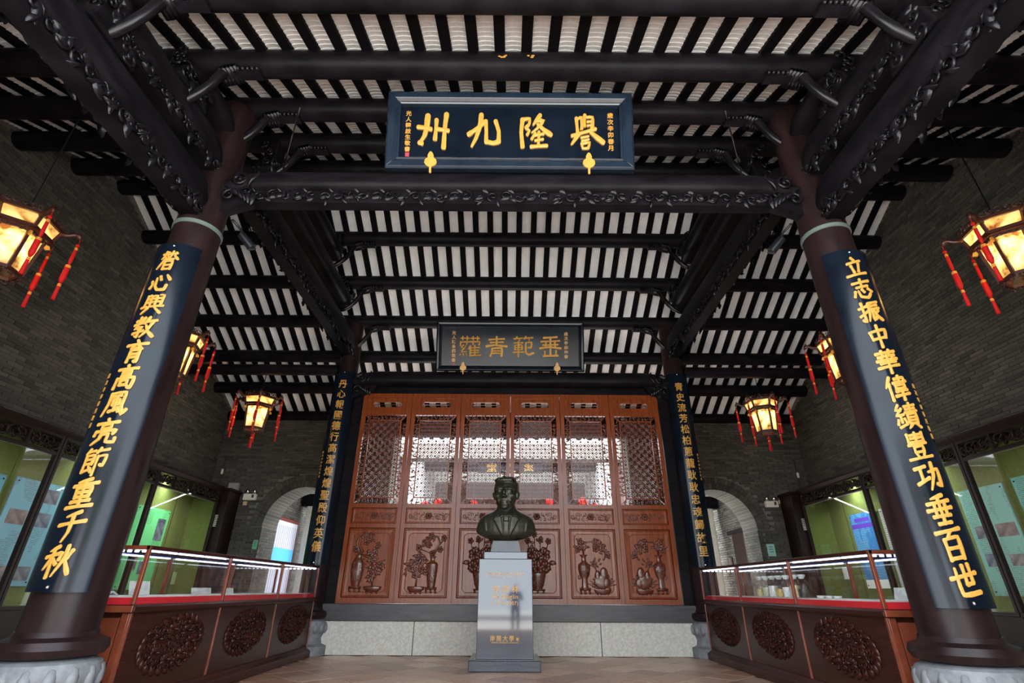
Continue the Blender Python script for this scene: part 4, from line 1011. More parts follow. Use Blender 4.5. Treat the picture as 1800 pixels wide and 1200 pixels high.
# ------------------------------------------------------------------ bronze bust
def bust():
    V = []; m = MB(); X, Y = px+.0, py-.02
    # torso: horizontal sections from the curved lower edge up to the neck
    for k in range(3):
        pass
    secs = [(1.667,.07,.08),(1.68,.18,.13),(1.705,.30,.17),(1.745,.40,.195),(1.79,.458,.205),(1.815,.468,.208),(1.84,.464,.21),(1.92,.447,.21),(1.99,.415,.20),(2.03,.37,.19),(2.065,.30,.17),(2.10,.22,.15),(2.14,.165,.135),(2.20,.14,.125),(2.30,.13,.12)]
    rs = []
    for z, a, b in secs:
        rs.append([(X+a*math.copysign(abs(math.cos(t))**.85, math.cos(t)), Y+b*(math.sin(t) if math.sin(t) > 0 else math.sin(t)*(.9+.15*math.exp(-(a*math.cos(t)/.2)**2))), z) for t in [2*PI*j/36 for j in range(36)]])
    m.rings(rs)
    hx, hy, hz = X-.006, Y-.035, 2.375
    yaw = Matrix.Rotation(R(-10), 3, 'Z') @ Matrix.Rotation(R(-3), 3, 'X')
    def E(c, r, nu=20, nv=14, rot=None):
        Mx = yaw @ (rot if rot is not None else Matrix.Identity(3))
        q = yaw @ Vector((c[0]*1.19, c[1]*1.03, c[2]*1.04)); m.ell((hx+q.x, hy+q.y, hz+q.z), (r[0]*1.19, r[1]*1.03, r[2]*1.04), nu, nv, Mx)
    E((0,.03,.055), (.165,.195,.175)); E((0,-.02,-.05), (.143,.165,.20)); E((0,-.045,-.165), (.098,.115,.085)); E((0,-.115,-.222), (.055,.05,.038))   # skull, face, jaw, chin
    for s in (-1,1):
        E((s*.088,-.105,-.055), (.058,.055,.05)); E((s*.082,-.04,-.13), (.045,.07,.065))           # cheekbone, jaw corner
        E((s*.062,-.158,.045), (.058,.026,.020), rot=Matrix.Rotation(R(s*8),3,'Y'))               # brow
        E((s*.062,-.150,.005), (.036,.022,.018)); E((s*.06,-.152,-.012), (.036,.016,.007)); E((s*.061,-.154,.016), (.038,.016,.006))          # eye with lids
        E((s*.155,.01,-.03), (.022,.038,.062)); E((s*.172,.012,-.012), (.016,.030,.042))             # ear
        E((s*.022,-.190,-.078), (.020,.022,.017))                                                 # nostril wing
        E((s*.072,-.128,-.11), (.026,.03,.05), rot=Matrix.Rotation(R(s*-22),3,'Y'))              # smile fold
    E((0,-.178,-.02), (.021,.034,.062)); E((0,-.200,-.066), (.026,.032,.022)); E((0,-.155,.04), (.03,.03,.03))      # nose
    E((0,-.135,-.12), (.062,.04,.03)); E((0,-.158,-.139), (.044,.020,.010)); E((0,-.156,-.158), (.038,.020,.011)); E((0,-.135,-.18), (.06,.035,.03))      # lips
    # hair: swept back mass with locks
    rng = random.Random(4)
    E((0,.05,.13), (.168,.19,.13)); E((-.02,-.075,.185), (.135,.085,.052)); E((.06,-.06,.19), (.09,.08,.055))
    for s in (-1,1): E((s*.138,.05,.08), (.03,.11,.09)); E((s*.148,-.02,.06), (.016,.03,.055))
    for k in range(26):
        a = rng.uniform(-1.2,1.2); E((.15*math.sin(a), rng.uniform(-.11,.06), .125+.105*math.cos(a)+rng.uniform(-.008,.006)), (.016,.085,.020), 8, 6, Matrix.Rotation(a*.5,3,'Y'))
    # collar, lapels, tie
    def front(u, z):   # y of chest surface
        i = 0
        for k in range(len(secs)-1):
            if secs[k][0] <= z <= secs[k+1][0]: i = k
        f = (z-secs[i][0])/(secs[i+1][0]-secs[i][0]); a = secs[i][1]*(1-f)+secs[i+1][1]*f; b = secs[i][2]*(1-f)+secs[i+1][2]*f
        c = min(.98, abs(u)/a); return Y-b*(1-c**2.35)**.5*(.9+.15*math.exp(-(u/.2)**2))
    def patch(poly, h):
        n = 7; (a,b,c,d) = [Vector(q) for q in poly]; top = []; bot = []
        for i in range(n+1):
            for q in (0,1): pass
        rs = []
        for i in range(n+1):
            t = i/n; p, q = a.lerp(d,t), b.lerp(c,t); row = []
            for k in range(5):
                w_ = p.lerp(q,k/4); row.append(w_)
            rs.append([(X+r.x, front(r.x,r.y)-h, r.y) for r in row]+[(X+r.x, front(r.x,r.y)+.03, r.y) for r in reversed(row)])
        m.rings(rs)
    for s in (-1,1):
        patch([(s*.035,1.70),(s*.05,1.70),(s*.19,1.96),(s*.095,2.10)], .020)       # lapel
        patch([(s*.10,1.99),(s*.20,1.955),(s*.165,2.06),(s*.12,2.12)], .030)        # collar notch
        patch([(s*.012,2.03),(s*.07,2.0),(s*.115,2.13),(s*.085,2.16)], .022)        # shirt collar
        patch([(s*.30,1.80),(s*.345,1.80),(s*.36,2.0),(s*.33,2.0)], .006)           # sleeve seam fold
    patch([(-.028,1.70),(.028,1.70),(.042,1.93),(-.042,1.93)], .010)
    patch([(-.035,1.94),(.035,1.94),(.045,2.03),(-.045,2.03)], .026)
    me, c = m.mesh('tmp', M['bronze'])
    o = bpy.data.objects.new('tmp', me); COL.objects.link(o)
    md = o.modifiers.new('r','REMESH'); md.mode = 'VOXEL'; md.voxel_size = .0075
    sm = o.modifiers.new('s','SMOOTH'); sm.factor = .5; sm.iterations = 2
    bpy.context.view_layer.update()
    me2 = bpy.data.meshes.new_from_object(o.evaluated_get(bpy.context.evaluated_depsgraph_get()))
    bpy.data.objects.remove(o); me2.name = 'bust'; me2.materials.clear(); me2.materials.append(M['bronze'])
    me2.polygons.foreach_set('use_smooth', [True]*len(me2.polygons))
    b = bpy.data.objects.new('bust', me2); COL.objects.link(b); b.location = c; ORG[b] = c
    tag(b, 'dark bronze bust of a smiling man in suit and tie on the pedestal', 'statue')
bust()
# ------------------------------------------------------------------ display counters
CX0, CX1, CY0, CY1 = 3.26, 4.05, 4.95, 9.52
ZL = .86; ZT = 1.34
for sx, nm in ((-1,'left'),(1,'right')):
    X = lambda a: sx*a
    def B(name, a, b, y0, y1, z0, z1, mt, par, bev=0, **k):
        return bx(name, min(X(a),X(b)), max(X(a),X(b)), y0, y1, z0, z1, mt, par, bev, **k)
    t = empty('display_counter', (X(3.65),(CY0+CY1)/2,0), label='long mahogany display counter with glass top along the %s side' % nm, cat='display case', group='two glass display counters')
    body = B('body', CX0+.03, CX1-.02, CY0+.03, CY1, .13, ZL-.06, M['counter'], t)
    MB().rings([[(X(CX0-.05),y,0),(X(CX1),y,0),(X(CX1),y,.15),(X(CX0+.02),y,.15),(X(CX0-.01),y,.12),(X(CX0-.05),y,.09)] for y in (CY0-.04,CY1)]).build('skirting', M['counter'], t, bevel=.006)
    MB().rings([[(X(CX0-.035),y,ZL-.05),(X(CX0-.02),y,ZL-.065),(X(CX1),y,ZL-.065),(X(CX1),y,ZL),(X(CX0-.01),y,ZL),(X(CX0-.035),y,ZL-.02)] for y in (CY0-.035,CY1+.02)]).build('ledge', M['counter'], t, bevel=.006)
    B('end_ledge', CX0-.02, CX1, CY0-.045, CY0-.02, ZL-.058, ZL-.006, M['counter_edge'], t, .004)
    ys = [CY0+(CY1-CY0)*k/3 for k in range(4)]
    for k in range(4):
        B('divider', CX0+.012, CX0+.04, ys[k]-.015+(.03 if k == 0 else 0)-(.015 if k == 3 else 0), ys[k]+.012+(.03 if k == 0 else 0)-(.015 if k==3 else 0), .15, ZL-.065, M['counter_edge'], t, .004)
    B('corner_post', CX0+.02, CX0+.085, CY0+.0, CY0+.05, .15, ZL-.065, M['counter_edge'], t, .006)
    B('end_panel', CX0+.10, CX1-.05, CY0+.012, CY0+.04, .18, ZL-.10, M['counter_edge'], t, .006)
    for k in range(3):
        pan = B('front_panel', CX0+.022, CX0+.035, ys[k]+.03, ys[k+1]-.03, .17, ZL-.08, M['counter'], t)
        yc = (ys[k]+ys[k+1])/2; zc = .51; A_, B_ = .47, .215
        m = MB(); fn = lambda u,v,d: Vector((X(CX0+.022-d), u, v))
        ins = lambda u,v: ((u-yc)/A_)**2+((v-zc)/B_)**2 < 1.0
        scrollfield(m, ins, yc-A_, yc+A_, zc-B_, zc+B_, .07, .010, fn, k+3)
        for j in range(26):
            a = 2*PI*j/26; leaf(m, (yc+A_*.98*math.cos(a), zc+B_*.98*math.sin(a)), a+1.2, .09, .045, .03, fn)
        for j in range(7): blossom(m, (yc+A_*.62*math.cos(j*.9), zc+B_*.6*math.sin(j*.9)), .06, .035, fn)
        m.build('oval_carving', M['counter'], pan, smooth='all')
    # glass case
    g0, g1 = CX0+.01, CX1-.04
    B('red_felt_bed', g0+.022, g1-.022, CY0+.022, CY1-.022, ZL, ZL+.055, M['redcloth'], t)
    B('white_liner', g0+.07, g1-.05, CY0+.06, CY1-.06, ZL+.055, ZL+.061, M['white'], t)
    for y in ys:
        yy = min(max(y, CY0+.016), CY1-.016)
        for xx in (g0+.016, g1-.016):
            B('case_post', xx-.016, xx+.016, yy-.016, yy+.016, ZL, ZT-.02, M['counter_edge'], t, .004)
    for xx in (g0+.018, g1-.018):
        B('top_rail', xx-.018, xx+.018, CY0, CY1, ZT-.035, ZT, M['counter'], t, .004)
        for k in range(3):
            for j in range(3):
                L = (ys[k+1]-ys[k]-.08)/3
                B('led_tube', xx+(.02 if xx < 3.6 else -.034), xx+(.034 if xx < 3.6 else -.02), ys[k]+.04+j*L+.01, ys[k]+.04+(j+1)*L-.03, ZT-.05, ZT-.037, M['led'], t)
            B('led_housing', xx+(.018 if xx < 3.6 else -.05), xx+(.05 if xx < 3.6 else -.018), ys[k]+.03, ys[k+1]-.03, ZT-.036, ZT-.026, M['blue'], t)
    for y in (CY0+.018, CY1-.018):
        B('end_rail', g0, g1, y-.018, y+.018, ZT-.035, ZT, M['counter_edge'], t, .004)
        sy = .03 if y < 6 else -.03
        for j in range(10):
            B('led_diode', g0+.06+j*.068, g0+.095+j*.068, y+sy-.006, y+sy+.006, ZT-.055, ZT-.037, M['led'], t)
    for k in range(3):
        for xx in (g0+.006, g1-.006):
            B('glass_pane', xx-.003, xx+.003, ys[k]+.02, ys[k+1]-.02, ZL+.0, ZT-.035, M['glass'], t)
        B('top_glass', g0+.036, g1-.036, ys[k]+.0, ys[k+1]-.0, ZT-.012, ZT-.004, M['glass'], t)
    B('end_glass', g0+.03, g1-.03, CY0+.008, CY0+.014, ZL, ZT-.035, M['glass'], t)
    zb = ZL+.0615
    # exhibits
    paper = printmat('printed_paper_'+nm, (.74,.76,.72), (.2,.2,.22), 30)
    def sheet(y, x, wy, wx, label, rot=0, m_=None):
        o = MB().rings([[(-wx/2,-wy/2,0),(wx/2,-wy/2,0),(wx/2,wy/2,0),(-wx/2,wy/2,0)],[(-wx/2,-wy/2,.008),(wx/2,-wy/2,.008),(wx/2,wy/2,.008),(-wx/2,wy/2,.008)]]).build('paper_sheet', m_ or paper, None)
        o.location = (X(x), y, zb+.004); o.rotation_euler = (0,0,rot); tag(o, label, 'paper', 'papers in the %s display counter' % nm)
    def card(y, x, wy, h, label, lean=.25):
        o = MB().box(-.006,.006,-wy/2,wy/2,0,h).build('caption_card', paper, None)
        o.location = (X(x), y, zb+h*.5*math.cos(lean)+.003); o.rotation_euler = (0, sx*lean, 0); tag(o, label, 'card', 'cards in the %s display counter' % nm)
    if sx < 0:
        card(5.65, 3.72, .30, .13, 'cream caption card standing in the left counter near its front end')
        card(6.85, 3.75, .42, .07, 'long low white card standing in the left counter past the second post')
        card(7.5, 3.75, .25, .07, 'small white card standing midway along the left counter')
        for q, (y, wy) in enumerate(((5.2,.35),(5.75,.4),(6.3,.4),(7.1,.5),(7.9,.4),(8.6,.45))):
            sheet(y, 3.5 if q % 2 else 3.58, wy, .26, ['white sheet lying in the left counter at its front corner','printed sheet below the cream caption card in the left counter','third sheet from the front in the left counter','wide sheet midway in the left counter','fifth sheet from the front in the left counter','last sheet in the left counter near the rear column'][q], .05*q-.1)
        bk = empty('open_booklet', (X(3.72),5.22,zb), label='pale blue open booklet in the left counter at the front end', cat='booklet')
        for s in (-1,1):
            MB().rings([[(X(3.82)-.1,5.22,zb),(X(3.82)+.1,5.22,zb),(X(3.82)+.1,5.22,zb+.012),(X(3.82)-.1,5.22,zb+.012)],[(X(3.82)-.1,5.22+s*.07,zb+.03),(X(3.82)+.1,5.22+s*.07,zb+.03),(X(3.82)+.1,5.22+s*.07,zb+.045),(X(3.82)-.1,5.22+s*.07,zb+.045)],[(X(3.82)-.1,5.22+s*.15,zb),(X(3.82)+.1,5.22+s*.15,zb),(X(3.82)+.1,5.22+s*.15,zb+.012),(X(3.82)-.1,5.22+s*.15,zb+.012)]]).build('page', paper, bk)
    else:
        fill = [(.55,.50,.22),(.50,.52,.35),(.72,.74,.70),(.55,.42,.12),(.75,.77,.75),(.60,.52,.28),(.06,.05,.05)]
        lab = ['pale yellow granules','greenish granules','white powder','amber granules','white granules','tan granules','black granules']
        for q in range(7):
            y = 8.05-q*.195; jr = empty('specimen_jar', (X(3.62),y,zb), label='glass specimen jar holding %s, number %s from the rear column' % (lab[q], ['one','two','three','four','five','six','seven'][q]), cat='jar', group='row of specimen jars')
            c = (X(3.62),y,zb)
            MB().lathe([(.066,0),(.072,.01),(.072,.15),(.05,.185),(.036,.20),(.036,.225)], 20, c, cap=False).build('glass_body', M['glass'], jr, smooth=True)
            MB().lathe([(.064,.006),(.064,.10+.02*(q % 3))], 20, c).build('contents', mat('jar_fill_%d' % q, fill[q], .8, noise=.2, nscale=60), jr)
            MB().lathe([(.03,.215),(.036,.232),(.045,.24),(.045,.26),(.03,.262)], 16, c).build('stopper', mat('ground_glass', (.6,.68,.66), .3) if q == 0 else bpy.data.materials['ground_glass'], jr, smooth=True)
        for q, y in enumerate((6.5,6.33,6.17)):
            d_ = MB().lathe([(.022,0),(.04,.014),(.044,.03),(.037,.03),(.022,.014)], 16, (X(3.6),y,zb)).build('small_dish', M['white'], None, smooth=True)
            tag(d_, 'small white dish beside the black-granule jar, %s one' % ['nearest the jars','middle','farthest from the jars'][q], 'dish', 'small white dishes')
        card(5.35, 3.75, .22, .11, 'cream caption card standing in the right counter near its front end')
        for q, (y, wy) in enumerate(((5.2,.4),(5.65,.38),(5.95,.2))):
            sheet(y, 3.52, wy, .28, ['white sheet lying at the front corner of the right counter','printed sheet second from the front in the right counter','printed sheet beside the small dishes in the right counter'][q], .06*q)

# ------------------------------------------------------------------ lit wall cabinets with poster boards
UN = [(5.09,7.33),(7.33,9.57),(9.57,11.80)]
photos = [mat('photo_%d' % k, c, .4, noise=.9, nscale=9, col2=c2) for k, (c, c2) in enumerate((((.02,.03,.06),(.16,.18,.20)),((.05,.03,.03),(.22,.16,.13)),((.02,.04,.09),(.14,.20,.24)),((.02,.02,.02),(.24,.23,.22))))]
cyan = printmat('cyan_poster', (.13,.38,.48), (.05,.14,.2), 60); teal = printmat('teal_poster', (.16,.42,.35), (.05,.16,.14), 60)
green = printmat('green_poster', (.12,.52,.19), (.03,.16,.08), 56); blue = printmat('blue_poster', (.010,.16,.42), (.25,.5,.6), 50); grey = printmat('grey_poster', (.5,.5,.5), (.1,.1,.1), 40)
GX, BXX = 6.60, 7.15
def fretband(m, y0, y1, z0, z1, xx, sx):
    fn = lambda u,v,d: Vector((sx*(xx-d), u, v)); n = max(3, int((y1-y0)/.115))
    for i in range(n):
        u = y0+(y1-y0)*(i+.5)/n; r_ = (z1-z0)*.48
        spiral(m, (u,(z0+z1)/2), r_, 1.0, i*1.1, .02, fn, 1 if i % 2 else -1, 8)
        m.bar(fn(u-r_,z0+.02,0), fn(u+r_,z1-.02,0), .014, .036, (1,0,0)); m.bar(fn(u-r_,z1-.02,0), fn(u+r_,z0+.02,0), .014, .036, (1,0,0)); m.bar(fn(u-r_,(z0+z1)/2,0), fn(u+r_,(z0+z1)/2,0), .014, .03, (1,0,0))
def poster(sx, y0, y1, z0, z1, m_, label, pics, xx=BXX-.05):
    o = empty('poster_board', (sx*xx,(y0+y1)/2,z0), label=label, cat='poster', group='poster boards in the wall cabinets')
    bx('sheet', min(sx*xx,sx*(xx+.015)), max(sx*xx,sx*(xx+.015)), y0, y1, z0, z1, m_, o)
    for q, (a, b, c, d) in enumerate(pics):     # fractions of the board
        W, H = y1-y0, z1-z0
        if sx > 0: a, b = 1-b, 1-a
        bx('photograph', min(sx*(xx-.004),sx*xx), max(sx*(xx-.004),sx*xx), y0+W*a, y0+W*b, z0+H*c, z0+H*d, photos[q % 4], o)
    for q in (z0+.05, z1-.05):
        for yy in (y0+.04, y1-.04): MB().ell((sx*(xx-.004),yy,q), (.012,.012,.012), 8, 5).build('pin', M['blackmetal'], o)
    return o
ZG0, ZG1, ZCOR = .76, 2.70, 3.06
for sx, nm in ((-1,'left'),(1,'right')):
    for k, (y0, y1) in enumerate(UN):
        pos = ['nearest the camera','middle','far'][k]
        X2 = lambda a, b: (min(sx*a,sx*b), max(sx*a,sx*b))
        def B(name, a, b, ya, yb, z0, z1, mt, par, bev=0):
            x0, x1 = X2(a,b); return bx(name, x0, x1, ya, yb, z0, z1, mt, par, bev)
        t = empty('wall_cabinet', (sx*6.9,(y0+y1)/2,0), label='glazed wall cabinet with lit green backing on the %s wall, %s unit' % (nm, pos), cat='cabinet', group='lit wall cabinets')
        B('base', GX, BXX+.03, y0+.004, y1-.004, 0, ZG0-.05, M['cabinet'], t)
        B('bottom_rail', GX-.03, BXX+.03, y0+.004, y1-.004, ZG0-.05, ZG0, M['cabinet'], t, .006)
        B('cloth_back', BXX, BXX+.03, y0+.004, y1-.004, ZG0, ZCOR-.08, M['cloth'], t)
        B('cloth_floor', GX+.03, BXX, y0+.01, y1-.01, ZG0, ZG0+.01, M['cloth'], t)
        for yy, s in ((y0+.004,1),(y1-.004,-1)):
            B('stile', GX-.03, GX+.03, min(yy,yy+s*.05), max(yy,yy+s*.05), ZG0, ZCOR-.08, M['cabinet'], t, .006)
        if k == 2: B('side_cloth', GX+.03, BXX, y1-.03, y1-.01, ZG0+.01, ZG1+.1, M['cloth'], t)
        B('header_rail', GX-.03, GX+.03, y0+.054, y1-.054, ZG1, ZG1+.05, M['cabinet'], t, .006)
        B('upper_rail', GX-.03, GX+.03, y0+.054, y1-.054, ZG1+.245, ZCOR-.08, M['cabinet'], t)
        for j in range(1, 4):
            yy = y0+(y1-y0)*j/4; B('fret_divider', GX-.02, GX+.02, yy-.02, yy+.02, ZG1+.05, ZG1+.245, M['cabinet'], t)
        for j in range(4):
            m = MB(); fretband(m, y0+(y1-y0)*j/4+.05, y0+(y1-y0)*(j+1)/4-.05, ZG1+.055, ZG1+.24, GX-.005, sx); m.build('fret_panel', M['cabinet'], t, smooth='all')
        B('top_board', GX, BXX+.03, y0+.004, y1-.004, ZCOR-.08, ZCOR-.04, M['cabinet'], t)
        MB().rings([[(sx*(GX-.08),y,ZCOR),(sx*(GX-.08),y,ZCOR-.03),(sx*(GX-.03),y,ZCOR-.08),(sx*(GX+.05),y,ZCOR-.08),(sx*(GX+.05),y,ZCOR)] for y in (y0+.004,y1-.004)]).build('cornice', M['cabinet'], t)
        if k == 2:
            yy = y0+(y1-y0)*.74; B('back_joint', BXX-.002, BXX+.002, yy-.008, yy+.008, ZG0, ZG1+.1, M['blackmetal'], t)
        B('glass_pane', GX-.003, GX+.003, y0+.05, y1-.05, ZG0, ZG1, M['glass'], t)
        lamp = B('lamp_tube', GX+.04, GX+.06, y0+.1, y1-.1, ZG1+.005, ZG1+.025, M['plastic'], t)
        ld = bpy.data.lights.new('cabinet_lamp','AREA'); ld.shape = 'RECTANGLE'; ld.size = y1-y0-.3; ld.size_y = .06; ld.energy = (4.5,7,19)[k]; ld.color = (.88,1.0,.90)
        lo = bpy.data.objects.new('cabinet_lamp', ld); COL.objects.link(lo); lo.parent = t
        lo.location = Vector((sx*(GX+.12),(y0+y1)/2,ZG1+.10))-ORG[t]
        dr = Vector((sx*.45,0,-1)).normalized(); lo.rotation_euler = dr.to_track_quat('-Z','X').to_euler()
        ld.spread = R(150)
P4 = [(.08,.44,.62,.76),(.52,.92,.62,.76),(.08,.44,.42,.56),(.55,.9,.05,.18)]
P5 = [(.6,.95,.80,.94),(.1,.45,.56,.70),(.55,.95,.56,.70),(.1,.5,.05,.18),(.58,.95,.05,.18)]
poster(-1, 5.2, 6.25, 1.0, 2.35, cyan, 'pale cyan poster board at the left edge of the near left cabinet', P4)
poster(-1, 6.55, 7.24, 1.0, 2.40, cyan, 'pale cyan poster board with photographs next to the near left mullion', [(.1,.6,.62,.73),(.05,.75,.48,.60),(.1,.6,.28,.40)])
poster(-1, 7.40, 8.25, 1.0, 2.42, cyan, 'cyan poster board with six photographs behind the front left column', P5)
poster(-1, 8.45, 9.50, .95, 2.42, green, 'green poster board with purple group photographs right of the front left column', [(.3,.65,.72,.86),(.72,.98,.72,.86),(.6,.9,.46,.58)])
poster(-1, 9.66, 9.92, .95, 2.40, green, 'narrow green poster board at the near end of the far left cabinet', [(.1,.9,.70,.84),(.1,.8,.44,.56)])
poster(-1, 10.05, 11.05, .95, 2.42, green, 'green poster board with a portrait photograph in the far left cabinet', [(.68,.93,.60,.88),(.15,.42,.22,.40),(.5,.75,.18,.34)])
poster(1, 5.2, 6.2, 1.0, 2.40, teal, 'teal poster board at the right edge of the near right cabinet', P4)
poster(1, 6.42, 7.24, .95, 2.45, teal, 'teal poster board with a portrait and a pennant in the near right cabinet', [(.15,.55,.74,.88),(.05,.5,.50,.62),(.5,.95,.26,.36)])
poster(1, 7.40, 8.2, .95, 2.42, teal, 'teal poster board with dark photographs right of the front right column', [(.1,.5,.52,.64),(.55,.95,.52,.64),(.1,.4,.26,.38),(.6,.9,.26,.36)])
poster(1, 8.4, 9.45, 1.2, 2.40, teal, 'teal poster board hidden partly by the front right column', P4)
poster(1, 9.66, 10.1, .95, 2.42, grey, 'grey and white poster board beside the blue one', [(.2,.8,.55,.72)])
bp = poster(1, 10.25, 11.05, 1.05, 2.42, blue, 'bright blue poster board with a purple heading in the far right cabinet', [])
xx = BXX-.05; purple = mat('purple_heading', (.10,.02,.42), .5)
bx('heading_band', xx-.004, xx, 10.27, 11.03, 2.14, 2.22, purple, bp); bx('heading', xx-.004, xx, 10.45, 10.9, 2.26, 2.33, purple, bp)
bx('foot_strip', xx-.004, xx, 10.25, 11.05, 1.05, 1.2, M['white'], bp)
bx('note_card', 6.96, 6.97, 11.3, 11.52, 1.22, 1.45, M['white'], label='small white note card in the far right cabinet beside the blue poster', cat='card')
bx('note_card', -6.97, -6.96, 11.5, 11.62, 1.05, 1.28, mat('green_note',(.45,.6,.3),.6), label='small green note card in the far left cabinet', cat='card')
# tall dark corner cabinets beyond the lit ones
for sx, nm in ((-1,'left'),(1,'right')):
    t = empty('corner_cabinet', (sx*6.75,12.08,0), label='tall black corner cupboard with a louvre vent at the end of the %s cabinets' % nm, cat='cabinet', group='corner cupboards')
    x0, x1 = (-7.15,-6.40) if sx < 0 else (6.40,7.15)
    bx('carcass', x0, x1, 11.84, 12.36, 0, 2.98, M['cabinet'], t, .01)
    bx('cornice', x0-.03, x1+.03, 11.805, 12.37, 2.98, 3.04, M['cabinet'], t, .01)
    for j in range(7):
        xc = sx*6.58; bx('louvre', xc-.055, xc+.055, 11.825, 11.84, 2.21+j*.037, 2.229+j*.037, M['plastic'], t)
    m = MB(); fn = lambda u,v,d: Vector((u, 11.84-d, v))
    for j in range(5): spiral(m, (sx*(6.48+.14*j), 2.8), .07, 1.1, j, .013, fn)
    m.build('fret_panel', M['cabinet'], t, smooth='all')

# ------------------------------------------------------------------ palace lanterns
def make_lantern():
    t = empty('palace_lantern', (0,0,0)); O = ORG[t]
    hexp = lambda r, z, ph=0: [(r*math.cos(PI/3*k+ph), r*math.sin(PI/3*k+ph), z) for k in range(6)]
    def cage(r0, z0, r1, z1, nm, pn, bw=.031):
        m = MB()
        for k in range(6):
            a, b = hexp(r0,z0)[k], hexp(r1,z1)[k]; m.bar(a, b, bw, bw, (math.cos(PI/3*k),math.sin(PI/3*k),0))
            for q, z_ in ((hexp(r0,z0),z0),(hexp(r1,z1),z1)): m.bar(q[k], q[(k+1) % 6], bw, bw*1.2)
        m.build(nm, M['lframe'], t)
        for k in range(6):
            a0, a1, b0, b1 = hexp(r0*.97,z0)[k], hexp(r0*.97,z0)[(k+1) % 6], hexp(r1*.97,z1)[k], hexp(r1*.97,z1)[(k+1) % 6]
            p = MB(); p.v = [a0,a1,b1,b0]; p.f = [(0,1,2,3)]; p.build(pn, M['pane'], t)
    cage(.205,-.34,.25,.13,'lower_frame','lower_pane'); cage(.30,.17,.345,.33,'upper_frame','upper_pane')
    m = MB()
    for k in range(6):       # pierced crest, valance and skirt
        for (r, z, h, n) in ((.35,.35,.085,5),(.27,.13,.05,5),(.21,-.36,.06,4)):
            a, b = Vector(hexp(r,z)[k]), Vector(hexp(r,z)[(k+1) % 6]); d = (b-a); L_ = d.length; d.normalize()
            fn = lambda u,v,dd: a+d*u+Vector((0,0,v))
            for j in range(n): spiral(m, (L_*(j+.5)/n, h/2 if z > 0 and z != .13 else -h/2+.02), h*.5, 1.1, j*1.4, .009, fn, 1 if j % 2 else -1, 7)
    m.build('pierced_crest', M['lframe'], t, smooth='all')
    MB().lathe([(.02,.36),(.30,.35),(.31,.345)], 6).build('roof_plate', M['lframe'], t)
    MB().lathe([(.015,.34),(.035,.42),(.02,.47),(.04,.5),(.012,.54)], 12).build('finial', M['lframe'], t, smooth=True)
    for k in range(6):
        a = PI/3*k; c_, s_ = math.cos(a), math.sin(a); P = lambda r, z: (r*c_, r*s_, z)
        am = MB().tube([P(.33,.30),P(.40,.315),P(.455,.36),P(.50,.35),P(.52,.31)], [.03,.028,.026,.034,.014], 7); am.ell(P(.485,.385), (.02,.02,.03), 6, 4); am.ell(P(.43,.37), (.018,.018,.028), 6, 4)
        ar = am.build('dragon_arm', M['lframe'], t, smooth='all')
        lug = MB().prism([(.255,.12),(.30,.11),(.315,.07),(.275,.055),(.255,.08)], lambda u,v,d: (u*c_-d*s_, u*s_+d*c_, v), -.01, .01).build('scroll_lug', M['band'], t)
        x, y_ = .517*c_, .517*s_
        MB().tube([(x,y_,.31),(x,y_,.22)], .004, 5).build('cord', M['tassel'], t)
        tz = .24
        ta = MB().ell((x,y_,tz-.01), (.022,.022,.022), 8, 5); ta.tube([(x,y_,tz-.03),(x,y_,tz-.09),(x,y_,tz-.22),(x,y_,tz-.28)], [.010,.018,.020,.010], 8)
        ta.tube([(x,y_,tz-.28),(x,y_,tz-.33),(x,y_,tz-.47),(x,y_,tz-.52)], [.018,.028,.030,.016], 10); ta.tube([(x,y_,tz-.52),(x,y_,tz-.56),(x,y_,tz-.74)], [.010,.016,.022], 8)
        to = ta.build('tassel', M['tassel'], t, smooth='all')
        for zz, rr in ((tz-.045,.017),(tz-.29,.027),(tz-.54,.018)):
            for q in (0,.018): MB().tube([(x,y_,zz-q),(x,y_,zz-q-.012)], rr, 10).build('tassel_band', M['band'], to)
    ta = MB().ell((0,0,-.47), (.03,.03,.03), 8, 5); ta.tube([(0,0,-.36),(0,0,-.48)], .005, 5); ta.tube([(0,0,-.5),(0,0,-.56),(0,0,-.74)], [.014,.024,.034], 9)
    to = ta.build('tassel', M['tassel'], t, smooth='all'); MB().tube([(0,0,-.52),(0,0,-.54)], .026, 10).build('tassel_band', M['band'], to)
    MB().lathe([(.01,-.20),(.05,-.16),(.055,-.08),(.035,-.02),(.01,0)], 12).build('bulb', emat('warm_bulb', (1,.72,.35), 5), t, smooth=True)
    return t
lan = make_lantern()
first = True
for sx, nm in ((-1,'left'),(1,'right')):
    for k, (y, z) in enumerate(((4.5,4.36),(7.55,4.42),(10.5,4.38))):
        o = lan if first else copy_tree(lan); first = False
        x = sx*5.5; o.location = (x,y,z); o.rotation_euler = (0,0,R(20*sx+7*k)); ORG[o] = Vector((x,y,z))
        tag(o, 'red tasselled palace lantern in the %s aisle, %s' % (nm, ['nearest and largest','behind the front column','farthest, before the back wall'][k]), 'lantern', 'palace lanterns')
        zt = purlin_z(y)-z
        rod = MB().tube([(0,0,.5),(0,0,zt+.2)], .009, 6)
        me, c = rod.mesh('hanging_cord', M['blackmetal']); r_ = bpy.data.objects.new('hanging_cord', me); COL.objects.link(r_); r_.parent = o; r_.location = c
        ld = bpy.data.lights.new('lantern_bulb','POINT'); ld.energy = 8; ld.color = (1,.68,.36); ld.shadow_soft_size = .05
        lo = bpy.data.objects.new('lantern_bulb', ld); COL.objects.link(lo); lo.parent = o; lo.location = (0,0,.06)

